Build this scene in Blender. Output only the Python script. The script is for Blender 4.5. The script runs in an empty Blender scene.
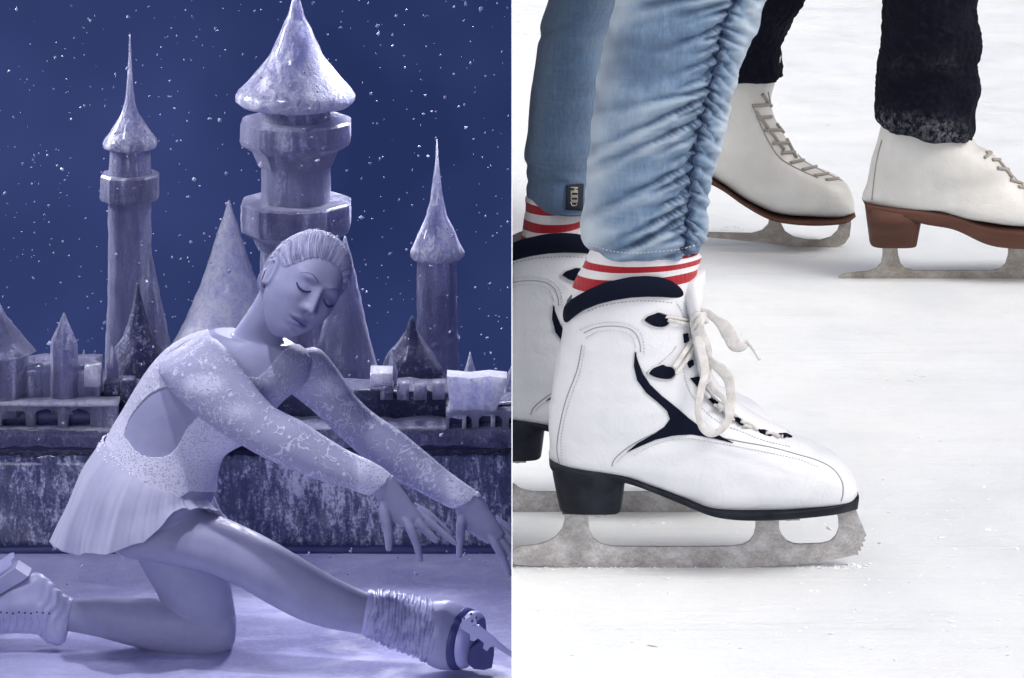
import bpy, bmesh, math, random
import numpy as np
from mathutils import Vector, Matrix
from mathutils.bvhtree import BVHTree
random.seed(7); RNG = np.random.RandomState(5)
SC = bpy.context.scene
COL = SC.collection
R = math.radians
# ------------------------------------------------------------ camera
FPX = 3500.0; PITCH = R(15); CAM = np.array([0, 0, 1.068])
cam_d = bpy.data.cameras.new('camera'); cam = bpy.data.objects.new('camera', cam_d); COL.objects.link(cam)
cam.location = CAM; cam.rotation_euler = (R(90) - PITCH, 0, 0)
cam_d.sensor_width = 36; cam_d.lens = FPX / 1024 * 36; cam_d.clip_start = .05; cam_d.clip_end = 400
SC.camera = cam
FW = np.array([0, math.cos(PITCH), -math.sin(PITCH)]); UP = np.array([0, math.sin(PITCH), math.cos(PITCH)])
def ray(u, v):
    return FW + np.array([1, 0, 0]) * ((u - 512) / FPX) + UP * ((339 - v) / FPX)
def at(u, v, Y):
    d = ray(u, v); return CAM + d * (Y / d[1])
def ground(u, v, z=0.0):
    d = ray(u, v); return CAM + d * ((z - CAM[2]) / d[2])
def proj(P):
    Q = np.asarray(P) - CAM
    D = Q @ FW
    return 512 + FPX * Q[..., 0] / D, 339 - FPX * (Q @ UP) / D
# ------------------------------------------------------------ objects
def tag(o, label=None, cat=None, group=None, kind=None):
    if label: o['label'] = label
    if cat: o['category'] = cat
    if group: o['group'] = group
    if kind: o['kind'] = kind
    return o
def empty(name, loc, label=None, cat=None, group=None, parent=None):
    o = bpy.data.objects.new(name, None); COL.objects.link(o); o.location = loc; o.empty_display_size = .1
    if parent: o.parent = parent
    return tag(o, label, cat, group)
def root_of(o):
    p = np.zeros(3)
    while o is not None:
        p = p + np.array(o.location); o = o.parent
    return p
def mesh(name, V, Fc, mat, parent=None, smooth=True, mats=None, midx=None):
    me = bpy.data.meshes.new(name)
    V = np.asarray(V, float)
    if parent is not None: V = V - root_of(parent)
    me.from_pydata([tuple(x) for x in V.tolist()], [], [tuple(int(i) for i in f) for f in Fc])
    me.validate()
    for m in (mats or [mat]): me.materials.append(m)
    if midx is not None and len(midx) == len(me.polygons): me.polygons.foreach_set('material_index', np.array(midx, dtype=np.int32))
    me.polygons.foreach_set('use_smooth', [smooth] * len(me.polygons))
    me.update()
    o = bpy.data.objects.new(name, me); COL.objects.link(o)
    if parent is not None: o.parent = parent
    return o
def world_verts(o):
    me = o.data; a = np.empty(len(me.vertices) * 3); me.vertices.foreach_get('co', a)
    return a.reshape(-1, 3) + root_of(o)
def spline(keys, n):
    """keys: list of equal-length tuples -> n rows, Catmull-Rom, chord length parameter"""
    K = np.array(keys, float); m = len(K)
    if m == 1: return np.repeat(K, n, 0)
    seg = np.sqrt(((K[1:, :min(4, K.shape[1])] - K[:-1, :min(4, K.shape[1])]) ** 2).sum(1)) + 1e-6
    T = np.concatenate([[0], np.cumsum(seg)])
    q = np.linspace(0, T[-1], n); out = np.empty((n, K.shape[1]))
    D = np.empty_like(K)
    D[1:-1] = (K[2:] - K[:-2]) / (T[2:] - T[:-2])[:, None]
    D[0] = (K[1] - K[0]) / seg[0]; D[-1] = (K[-1] - K[-2]) / seg[-1]
    i = np.clip(np.searchsorted(T, q, 'right') - 1, 0, m - 2)
    h = seg[i][:, None]; s = ((q - T[i]) / seg[i])[:, None]
    return ((2*s**3 - 3*s**2 + 1) * K[i] + (s**3 - 2*s**2 + s) * h * D[i] + (-2*s**3 + 3*s**2) * K[i+1] + (s**3 - s**2) * h * D[i+1])
def grid_faces(M, N, wrap=True):
    f = []
    for i in range(M - 1):
        for j in range(N if wrap else N - 1):
            k = (j + 1) % N
            f.append((i*N + j, i*N + k, (i+1)*N + k, (i+1)*N + j))
    return f
def grid_normals(P):
    dt = np.gradient(P, axis=0)
    dj = np.roll(P, -1, 1) - np.roll(P, 1, 1)
    n = np.cross(dj, dt); n /= (np.linalg.norm(n, axis=2, keepdims=True) + 1e-9)
    c = P.mean(1, keepdims=True)
    s = np.sign(((P - c) * n).sum(2).mean()); return n * (s or 1)
def rings(secs, Y, M, N, disp=None, post=None):
    """secs: (Au, Av, Bu, Bv, half width, [Y offset], [exponent]); A and B are the two ends of a section in the picture"""
    K = [tuple(s) + (0.0, 2.0)[len(s) - 5:] for s in secs]
    S = spline(K, M); th = np.linspace(0, 2*np.pi, N, endpoint=False)
    P = np.empty((M, N, 3))
    for i, s in enumerate(S):
        A = at(s[0], s[1], Y + s[5]); B = at(s[2], s[3], Y + s[5])
        c, si = np.cos(th), np.sin(th); e = 2.0 / max(s[6], 1)
        cx = np.sign(c) * np.abs(c) ** e; sx = np.sign(si) * np.abs(si) ** e
        P[i] = (A + B) / 2 + np.outer(cx, (A - B) / 2) + np.outer(sx * max(s[4], 1e-4), [0, 1, 0])
    tt = np.linspace(0, 1, M)[:, None] * np.ones((1, N)); TH = np.ones((M, 1)) * th[None]
    if post: P = post(P, tt, TH)
    if disp: P = P + grid_normals(P) * disp(P, tt, TH)[..., None]
    return P
def ring_mesh(P, cap0=True, cap1=True):
    M, N = P.shape[:2]; V = P.reshape(-1, 3); Fc = grid_faces(M, N)
    V = list(V)
    if cap0:
        V.append(P[0].mean(0)); c = len(V) - 1; Fc += [(c, (j+1) % N, j) for j in range(N)]
    if cap1:
        V.append(P[-1].mean(0)); c = len(V) - 1; b = (M-1)*N; Fc += [(c, b + j, b + (j+1) % N) for j in range(N)]
    return np.array(V), Fc
def loft(name, secs, Y, mat, parent, M=60, N=48, disp=None, post=None, cap0=True, cap1=True, **kw):
    V, Fc = ring_mesh(rings(secs, Y, M, N, disp, post), cap0, cap1)
    o = mesh(name, V, Fc, mat, parent, **kw); fix_normals(o); return o
def fix_normals(o):
    bm = bmesh.new(); bm.from_mesh(o.data); bmesh.ops.recalc_face_normals(bm, faces=bm.faces); bm.to_mesh(o.data); bm.free()
def tube(pts, r, n=8, flat=1.0, side=None, cap=True):
    """pts world points, r radius or list; flat squeezes the section along `side`-perpendicular"""
    P = np.array(pts, float); m = len(P); rr = np.broadcast_to(np.asarray(r, float), (m,))
    T = np.gradient(P, axis=0); T /= np.linalg.norm(T, axis=1, keepdims=True) + 1e-12
    ref = np.array(side if side is not None else (0, 1, 0), float)
    V = []
    for i in range(m):
        b = np.cross(T[i], ref); nb = np.linalg.norm(b)
        b = b / nb if nb > 1e-6 else np.array([1.0, 0, 0]); c = np.cross(b, T[i])
        for k in range(n):
            a = 2*np.pi*k/n; V.append(P[i] + rr[i] * (b * math.cos(a) + c * math.sin(a) * flat))
    V = np.array(V).reshape(m, n, 3)
    return ring_mesh(V, cap, cap)
class Bag:
    def __init__(s): s.V = []; s.F = []; s.n = 0; s.mi = []
    def add(s, V, Fc, mi=0):
        s.V.append(np.asarray(V, float)); s.F += [tuple(i + s.n for i in f) for f in Fc]; s.mi += [mi]*len(Fc); s.n += len(V); return s
    def box(s, c, d, rot=None, mi=0):
        c = np.array(c, float); d = np.array(d, float) / 2
        V = np.array([[x, y, z] for x in (-1, 1) for y in (-1, 1) for z in (-1, 1)], float) * d
        if rot is not None: V = V @ np.array(rot.to_3x3()).T
        return s.add(V + c, [(0,1,3,2),(4,6,7,5),(0,4,5,1),(2,3,7,6),(0,2,6,4),(1,5,7,3)], mi)
    def build(s, name, mat, parent=None, smooth=True, mats=None, fix=True):
        o = mesh(name, np.concatenate(s.V), s.F, mat, parent, smooth, mats, s.mi if mats else None)
        if fix: fix_normals(o)
        return o
def poly_plate(outline, holes, Y, half, name, mat, parent, bev=.0008, tilt=None):
    """outline polygon in the picture, given real thickness 2*half about the plane y=Y"""
    bm = bmesh.new(); es = []
    for loop in [outline] + list(holes):
        vs = [bm.verts.new(at(u, v, Y)) for u, v in loop]
        es += [bm.edges.new((vs[i], vs[(i+1) % len(vs)])) for i in range(len(vs))]
    bmesh.ops.triangle_fill(bm, use_beauty=True, use_dissolve=False, edges=es)
    for v in bm.verts: v.co.y = Y - half
    r = bmesh.ops.extrude_face_region(bm, geom=bm.faces[:])
    for g in r['geom']:
        if isinstance(g, bmesh.types.BMVert): g.co.y = Y + half
    bmesh.ops.recalc_face_normals(bm, faces=bm.faces)
    me = bpy.data.meshes.new(name)
    off = Vector(root_of(parent)) if parent else Vector((0, 0, 0))
    for v in bm.verts: v.co -= off
    bm.to_mesh(me); bm.free(); me.materials.append(mat)
    o = bpy.data.objects.new(name, me); COL.objects.link(o)
    if parent: o.parent = parent
    return o
def bvh_of(*objs):
    V = []; Fc = []; n = 0
    for o in objs:
        w = world_verts(o); V += w.tolist(); Fc += [tuple(i + n for i in p.vertices) for p in o.data.polygons]; n += len(w)
    return BVHTree.FromPolygons(V, Fc)
def hit(bvh, u, v, off=.001):
    d = Vector(ray(u, v)).normalized(); r = bvh.ray_cast(Vector(CAM), d)
    if r[0] is None: return None, None
    n = r[1] if r[1].dot(d) < 0 else -r[1]
    return np.array(r[0] + n * off), np.array(n)
def smooth_px(pts, step=1.5, closed=False):
    K = list(pts) + ([pts[0]] if closed else [])
    L = sum(math.dist(K[i][:2], K[i+1][:2]) for i in range(len(K)-1))
    S = spline(K, max(3, int(L/step)))
    return S[:-1] if closed else S
def surf_line(bag, bvh, pts, r, off=.0004, dash=None, step=1.5, mi=0, smooth=True):
    S = smooth_px(pts, step) if smooth else np.array(pts, float)
    run = []; acc = 0; on = True
    def flush(run):
        if len(run) > 1: bag.add(*tube(run, r, 6), mi)
    for k, s in enumerate(S):
        p, n = hit(bvh, s[0], s[1], off)
        if dash:
            if k: acc += math.dist(S[k-1][:2], s[:2])
            ph = acc % (dash[0] + dash[1])
            if ph > dash[0]: flush(run); run = []; continue
        if p is None or (run and np.linalg.norm(p - run[-1]) > .02): flush(run); run = []
        if p is not None: run.append(p)
    flush(run)
def surf_patch(bag, bvh, poly, off=.0012, thick=.001, res=2.0, mi=0, closed_smooth=True):
    """a patch lying on a surface: polygon in the picture filled with a fine grid and dropped on the mesh"""
    S = smooth_px(poly, res, closed=True) if closed_smooth else np.array(poly, float)
    S = [tuple(s[:2]) for s in S]
    bm = bmesh.new()
    vs = [bm.verts.new((s[0], s[1], 0)) for s in S]
    es = [bm.edges.new((vs[i], vs[(i+1) % len(vs)])) for i in range(len(vs))]
    bmesh.ops.triangle_fill(bm, use_beauty=True, use_dissolve=False, edges=es)
    for _ in range(3):
        long = [e for e in bm.edges if e.calc_length() > res * 2.2]
        if not long: break
        bmesh.ops.subdivide_edges(bm, edges=long, cuts=1); bmesh.ops.triangulate(bm, faces=bm.faces[:])
    bm.verts.ensure_lookup_table(); bm.verts.index_update()
    top = []; low = []; ok = []
    for v in bm.verts:
        p, n = hit(bvh, v.co.x, v.co.y, 0)
        ok.append(p is not None)
        if p is None: p = np.zeros(3); n = np.zeros(3)
        top.append(p + n * off); low.append(p + n * (off - thick))
    n = len(top); Fc = []
    for f in bm.faces:
        i = [v.index for v in f.verts]
        if all(ok[k] for k in i): Fc.append(tuple(i)); Fc.append(tuple(k + n for k in reversed(i)))
    for e in bm.edges:
        if len(e.link_faces) == 1:
            a, b = e.verts[0].index, e.verts[1].index
            if ok[a] and ok[b]: Fc.append((a, b, b + n, a + n))
    bm.free(); bag.add(np.array(top + low), Fc, mi)
def fsum(P, freq, n=10, seed=0, aniso=(1, 1, 1)):
    r = np.random.RandomState(seed); out = 0
    for _ in range(n):
        k = r.normal(size=3); k /= np.linalg.norm(k); k = k * freq * r.uniform(.6, 1.6) * np.array(aniso)
        out = out + np.sin(P @ k + r.uniform(0, 6.28))
    return out / math.sqrt(n)
# ------------------------------------------------------------ materials
def s2l(*c):
    return tuple(((x/255)/12.92 if x/255 <= .04045 else ((x/255 + .055)/1.055)**2.4) for x in c)
class Mat:
    def __init__(s, name, col=(.5,.5,.5), rough=.5, metal=0, **kw):
        s.m = bpy.data.materials.new(name); s.m.use_nodes = True; s.nt = s.m.node_tree; s.n = s.nt.nodes; s.l = s.nt.links
        s.b = s.n['Principled BSDF']; s.b.inputs['Base Color'].default_value = (*col, 1); s.b.inputs['Roughness'].default_value = rough
        s.b.inputs['Metallic'].default_value = metal
        for k, v in kw.items(): s.b.inputs[k].default_value = v
        s.tc = None
    def coord(s, scale=(1,1,1), rot=(0,0,0), world=True):
        t = s.n.new('ShaderNodeNewGeometry') if world else s.n.new('ShaderNodeTexCoord')
        mp = s.n.new('ShaderNodeMapping'); mp.inputs['Scale'].default_value = scale; mp.inputs['Rotation'].default_value = rot
        s.l.new(t.outputs['Position' if world else 'Object'], mp.inputs['Vector']); return mp.outputs[0]
    def noise(s, scale, detail=6, rough=.55, stretch=(1,1,1), dist=0, rot=(0,0,0), world=False):
        t = s.n.new('ShaderNodeTexNoise'); t.inputs['Scale'].default_value = scale; t.inputs['Detail'].default_value = detail
        t.inputs['Roughness'].default_value = rough; t.inputs['Distortion'].default_value = dist
        s.l.new(s.coord(stretch, rot, world), t.inputs['Vector']); return t.outputs['Fac']
    def voro(s, scale, stretch=(1,1,1), feature='F1', world=False):
        t = s.n.new('ShaderNodeTexVoronoi'); t.inputs['Scale'].default_value = scale; t.feature = feature
        s.l.new(s.coord(stretch, (0,0,0), world), t.inputs['Vector']); return t.outputs['Distance']
    def wave(s, scale, stretch=(1,1,1), dist=1, rot=(0,0,0)):
        t = s.n.new('ShaderNodeTexWave'); t.inputs['Scale'].default_value = scale; t.inputs['Distortion'].default_value = dist
        s.l.new(s.coord(stretch, rot), t.inputs['Vector']); return t.outputs['Fac']
    def ramp(s, fac, stops, interp='LINEAR'):
        r = s.n.new('ShaderNodeValToRGB'); r.color_ramp.interpolation = interp
        e = r.color_ramp.elements
        while len(e) < len(stops): e.new(.5)
        for i, (p, c) in enumerate(stops):
            e[i].position = p; e[i].color = (*c, 1) if len(c) == 3 else c
        s.l.new(fac, r.inputs['Fac']); return r.outputs['Color']
    def mix(s, fac, a, b, mode='MIX'):
        x = s.n.new('ShaderNodeMix'); x.data_type = 'RGBA'; x.blend_type = mode
        for k, v in ((0, fac), (6, a), (7, b)):
            if isinstance(v, (int, float)): x.inputs[k].default_value = v
            elif isinstance(v, tuple): x.inputs[k].default_value = (*v, 1)
            else: s.l.new(v, x.inputs[k])
        return x.outputs[2]
    def math(s, op, a, b=0.0):
        x = s.n.new('ShaderNodeMath'); x.operation = op
        for k, v in ((0, a), (1, b)):
            if isinstance(v, (int, float)): x.inputs[k].default_value = v
            else: s.l.new(v, x.inputs[k])
        return x.outputs[0]
    def set(s, name, sock): s.l.new(sock, s.b.inputs[name]); return s
    def bump(s, h, strength=.3, dist=.001):
        x = s.n.new('ShaderNodeBump'); x.inputs['Strength'].default_value = strength; x.inputs['Distance'].default_value = dist
        s.l.new(h, x.inputs['Height'])
        prev = s.b.inputs['Normal'].links
        if prev: s.l.new(prev[0].from_socket, x.inputs['Normal'])
        s.l.new(x.outputs[0], s.b.inputs['Normal']); return s
# ============================================================ RIGHT: the open rink by day
def leather(name, a, b):
    m = Mat(name, a, .38); m.set('Base Color', m.ramp(m.noise(14, 5), [(.3, a), (.7, b)]))
    m.bump(m.voro(900), .12, .0004); m.bump(m.noise(60, 4), .4, .002); m.bump(m.noise(22, 6, .6, dist=1.5), .35, .004)
    m.set('Roughness', m.ramp(m.noise(40, 4), [(.3, (.3,)*3), (.7, (.5,)*3)])); return m.m
M_leather = leather('white_leather', (.62, .65, .70), (.68, .70, .74))
M_tongue = leather('tongue_leather', (.66, .68, .72), (.72, .73, .76))
M_oldleather = leather('worn_white_leather', (.52, .52, .50), (.64, .64, .62))
m = Mat('black_sole', s2l(22, 26, 36), .5, **{'Specular IOR Level': .18}); m.set('Base Color', m.ramp(m.noise(60, 5), [(.35, s2l(12, 16, 26)), (.8, s2l(34, 38, 50))])); m.bump(m.noise(200), .2, .0005); M_sole = m.m
m = Mat('navy_suede', s2l(12, 17, 34), .85, **{'Specular IOR Level': .1}); m.bump(m.noise(700, 3), .4, .0006); M_navy = m.m
m = Mat('brown_heel_leather', s2l(98, 62, 52), .6, **{'Specular IOR Level': .25}); m.set('Base Color', m.ramp(m.noise(9, 5, stretch=(1, 1, 5)), [(.3, s2l(68, 42, 33)), (.75, s2l(98, 66, 54))])); M_brown = m.m
def steel(name, lo, hi, frost):
    m = Mat(name, hi, .45, .55)
    n = m.noise(45, 8, .7, stretch=(.7, 1, 1)); fine = m.noise(420, 4, .7)
    c = m.ramp(n, [(.32, lo), (.5, hi), (.66, frost)])
    m.set('Base Color', m.mix(.35, c, m.ramp(fine, [(.35, lo), (.65, frost)])))
    m.set('Metallic', m.ramp(n, [(.4, (.6,)*3), (.62, (.05,)*3)]))
    m.set('Roughness', m.ramp(fine, [(.3, (.35,)*3), (.7, (.7,)*3)])); m.bump(n, .5, .0015); m.bump(fine, .4, .0004); return m.m
M_steel = steel('frosted_steel', (.22, .21, .21), (.40, .385, .38), (.62, .63, .66))
M_oldsteel = steel('dull_steel', (.20, .18, .155), (.34, .31, .27), (.5, .48, .46))
def knit(name, c):
    m = Mat(name, c, .9, **{'Sheen Weight': .25}); m.bump(m.wave(260, (1, 1, 0), 1.5), .45, .0012); m.bump(m.noise(500, 3), .4, .0008); return m.m
M_sockw = knit('white_knit', (.80, .80, .83)); M_sockr = knit('red_knit', s2l(168, 8, 32))
m = Mat('lace_cotton', (.6, .6, .6), .95, **{'Sheen Weight': .2}); m.bump(m.voro(900), .6, .0006)
m.set('Base Color', m.ramp(m.noise(90, 4), [(.35, (.50, .49, .48)), (.65, (.66, .66, .65))])); M_lace = m.m
m = Mat('dark_lace', (.30, .28, .25), .9); M_dlace = m.m
m = Mat('stitch_thread', (.52, .52, .55), .8); M_stitch = m.m
m = Mat('seam_shadow_cord', (.30, .30, .33), .8); M_seam = m.m
m = Mat('skin', (.62, .42, .34), .5); M_skin = m.m
def denim(name, worn):
    m = Mat(name, (.2, .3, .45), .85, **{'Sheen Weight': .15})
    big = m.noise(13, 6, .6, stretch=(1, 1, .6)); fine = m.noise(330, 5, .75, stretch=(1, 1, .35)); slub = m.noise(220, 3, .6, stretch=(1, 1, .05)); slub2 = m.noise(220, 3, .6, stretch=(.05, .05, 1))
    mid_ = m.noise(85, 7, .75, stretch=(1, 1, .7)); big = m.math('ADD', m.math('MULTIPLY', big, .6), m.math('MULTIPLY', mid_, .4))
    base = m.ramp(big, [(.28, s2l(88, 118, 150)), (.5, s2l(112, 142, 172)), (.72, s2l(142, 168, 192))])
    base = m.mix(m.math('MULTIPLY', m.ramp(fine, [(.35, (0,)*3), (.7, (1,)*3)]), .62), base, s2l(72, 98, 136))
    base = m.mix(m.math('MULTIPLY', m.ramp(slub, [(.45, (0,)*3), (.7, (1,)*3)]), .10), base, s2l(180, 198, 214))
    base = m.mix(m.math('MULTIPLY', m.ramp(slub2, [(.5, (0,)*3), (.75, (1,)*3)]), .12), base, s2l(180, 198, 214))
    a = m.n.new('ShaderNodeAttribute'); a.attribute_name = 'worn'
    base = m.mix(a.outputs['Fac'], base, s2l(192, 206, 216))
    b = m.n.new('ShaderNodeAttribute'); b.attribute_name = 'dyed'
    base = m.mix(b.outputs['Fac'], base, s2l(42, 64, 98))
    m.set('Base Color', base); m.bump(m.wave(300, (1, 1, 1), 1.2, rot=(0, R(35), 0)), .5, .0008); m.bump(fine, .7, .001); m.bump(mid_, .3, .002); return m.m
M_denim = denim('light_blue_denim', .5)
m = Mat('black_wool', (.012, .014, .02), .95, **{'Specular IOR Level': .1}); m.bump(m.noise(160, 6), .8, .003)
m.set('Base Color', m.ramp(m.noise(120, 6, .7), [(.5, (.004, .005, .011)), (.78, (.012, .014, .024)), (.88, (.16, .17, .2))])); a_ = m.n.new('ShaderNodeAttribute'); a_.attribute_name = 'snow'; cw = m.b.inputs['Base Color'].links[0].from_socket
m.set('Base Color', m.mix(m.math('MULTIPLY', a_.outputs['Fac'], m.ramp(m.noise(130, 7, .8), [(.46, (0,)*3), (.72, (1,)*3)])), cw, (.30, .31, .34))); M_wool = m.m
m = Mat('black_wool_snowy', (.012, .014, .02), .95, **{'Specular IOR Level': .1}); m.bump(m.noise(160, 6), .8, .003)
m.set('Base Color', m.ramp(m.noise(240, 7, .8, stretch=(1,1,1.5)), [(.5, (.004, .005, .012)), (.66, (.03, .035, .045)), (.8, (.14, .15, .17))])); M_woolsnow = m.m

def attr(o, name, vals):
    a = o.data.attributes.new(name, 'FLOAT', 'POINT'); a.data.foreach_set('value', np.asarray(vals, float).ravel())

# ---- ice
m = Mat('white_rink_ice', (.86, .88, .90), .4)
n1 = m.noise(3.2, 8, .66, stretch=(1, .8, 1), rot=(0, 0, R(12)), world=True); n2 = m.noise(9, 8, .65, stretch=(.9, 1.3, 1), rot=(0, 0, R(-20)), world=True); n3 = m.noise(160, 5, .7, world=True)
c = m.ramp(n1, [(.3, (.68, .725, .755)), (.5, (.745, .78, .80)), (.7, (.78, .81, .82))])
c = m.mix(m.math('MULTIPLY', m.ramp(n2, [(.45, (0,)*3), (.72, (1,)*3)]), .35), c, (.68, .72, .76))
sc1 = m.noise(3.2, 4, .5, stretch=(.35, 9, 1), dist=.6, rot=(0, 0, R(18)), world=True)
c = m.mix(m.math('MULTIPLY', m.ramp(sc1, [(.485, (0,)*3), (.5, (1,)*3), (.515, (0,)*3)]), .05), c, (.62, .66, .71))
for ang, scl, w_ in ((-32, 2.1, .006), (62, 2.6, .005), (8, 4.0, .004), (-58, 3.1, .004)):
    sx = m.noise(scl, 2, .4, stretch=(.12, 3, 1), dist=.25, rot=(0, 0, R(ang)), world=True)
    cut = m.ramp(sx, [(.5 - w_*2, (0,)*3), (.5, (1,)*3), (.5 + w_*2, (0,)*3)])
    c = m.mix(m.math('MULTIPLY', cut, .12), c, (.60, .65, .70)); m.bump(cut, .1, .002)
c = m.mix(m.math('MULTIPLY', m.ramp(m.noise(38, 7, .75, stretch=(.6, 1.6, 1), world=True), [(.5, (0,)*3), (.7, (1,)*3)]), .35), c, (.64, .69, .74))
m.set('Base Color', c); m.set('Roughness', m.ramp(n2, [(.3, (.25,)*3), (.7, (.6,)*3)]))
m.bump(n2, .22, .005); m.bump(n3, .45, .0018); m.bump(sc1, .05, .003); M_ice = m.m
def sheet(name, x0, x1, ys, z, mat, zf=None, nx=40):
    xs = np.linspace(x0, x1, nx); V = []
    for y in ys:
        for x in xs: V.append((x, y, z + (zf(x, y) if zf else 0)))
    o = mesh(name, V, grid_faces(len(ys), nx, False), mat); tag(o, kind='structure'); return o
ice = sheet('rink_ice', .0002, 70, np.concatenate([np.linspace(-20, 2.4, 8), np.linspace(2.6, 8, 60), np.linspace(9, 150, 20)]), 0, M_ice, nx=80)
# shavings of ice thrown up along the blade tracks
def shavings():
    B = Bag(); r = np.random.RandomState(3)
    for _ in range(1500):
        if r.rand() < .6:
            u = r.uniform(517, 870); v = 566 + abs(r.normal(0, 2.2)) - 1.5
        else:
            u = r.uniform(520, 1020); v = r.uniform(430, 675); s_ = 1
        p = ground(u, v)
        s = r.uniform(.0003, .0011) * (1 if r.rand() < .95 else 1.8)
        V = p + (r.normal(size=(5, 3)) * s) * [1.6, 1.6, .5] + [0, 0, s * .3]
        B.add(V, [(0,1,2),(0,2,3),(0,3,4),(0,4,1),(1,2,3),(1,3,4)])
    o = B.build('ice_shavings', M_snow, None, smooth=False); return tag(o, kind='stuff', label='loose white ice shavings scattered on the rink', cat='snow')
m = Mat('loose_snow', (.88, .90, .93), .7, **{'Subsurface Weight': .0}); M_snow = m.m
SHAVE = shavings()

Y0 = float(ground(700, 567)[1])
def collar_strip(topl, botl, Y, wfun, name, mat, parent, thick=.004, grow=.003, nT=64):
    """padded collar: a closed band, edges given as picture polylines on the near side and mirrored to the far side"""
    T = np.array(topl, float); Bq = np.array(botl, float)
    u0, u1 = T[0, 0], T[-1, 0]; P = []
    prof = np.linspace(0, 2*np.pi, 14, endpoint=False)
    for k in range(nT):
        a = 2*np.pi*k/nT; f = (1 - math.cos(a)) / 2; s = abs(math.sin(a))
        u = u0 + (u1 - u0) * f; ub = Bq[0, 0] + (Bq[-1, 0] - Bq[0, 0]) * f
        w = wfun(f) * s ** .8 + 0.0
        pt = at(u, np.interp(u, T[:, 0], T[:, 1]), Y - w); pb = at(ub, np.interp(ub, Bq[:, 0], Bq[:, 1]), Y - w)
        if a > np.pi:
            pt[1] = 2*Y - pt[1]; pb[1] = 2*Y - pb[1]; dzf = .020*s**.7; pt[2] -= dzf; pb[2] -= dzf
        c = (pt + pb) / 2; h = (pt - pb) / 2
        out = np.array([-math.cos(a), -math.sin(a), 0.0])
        P.append([c + h * math.cos(q) * 1.0 + out * (grow + thick * math.sin(q)) for q in prof])
    P = np.array(P); V = P.reshape(-1, 3); n = len(prof); Fc = []
    for i in range(nT):
        for j in range(n):
            Fc.append((i*n + j, i*n + (j+1) % n, ((i+1) % nT)*n + (j+1) % n, ((i+1) % nT)*n + j))
    o = mesh(name, V, Fc, mat, parent); fix_normals(o); return o

BOOT = [(690,276,567,303,.038),(692,300,565,324,.040),(693,325,559,350,.041),(697,350,552,385,.040),(705,376,548,420,.038),(716,394,548.5,446,.036),
        (725,402,552,467,.034,0,2.2),(738,411,585,472,.036,0,2.4),(752,419,624,477,.038,0,2.5),(772,428,674,494,.042,0,2.6),(792,436.5,707,507,.045,0,2.7),
        (808,442,740,509,.046,0,2.7),(824,449,784,509,.044,0,2.6),(838,457,815,507,.039,0,2.5),(849,468,836,504,.031,0,2.3),(855,479,848,501,.021,0,2.1),(857,487,854,498,.010,0,2)]
def arch(P, t, TH):
    k = np.clip(1 - t*7, 0, 1); P[..., 2] += .013 * k * np.abs(np.sin(TH)) ** 1.5 * (1 - .2*np.cos(TH)); return P
def crease(P, t, TH):
    u, v = proj(P)
    d = .0008 * fsum(P, 70, 8, 3) + .0004*fsum(P, 220, 8, 4)
    for (cu, cv, su, sv, a) in ((712, 452, 40, 3, .0010), (700, 440, 30, 3, -.0012), (600, 405, 3, 34, .0008), (770, 470, 26, 3, .0008)):
        d = d - a * np.exp(-((u-cu)/su)**2 - ((v-cv-(u-cu)*.25)/sv)**2)
    return d
SOLE_T = [(549,464),(585,469),(624,475),(650,485),(674,493),(707,506),(740,508.5),(784,507.5),(815,505),(841,501),(858,496)]
SOLE_B = [(552,470),(585,475),(626,483),(650,491),(674,501),(707,514),(725,518),(749,519.5),(784,518.5),(831,514.5),(856,510)]
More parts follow.
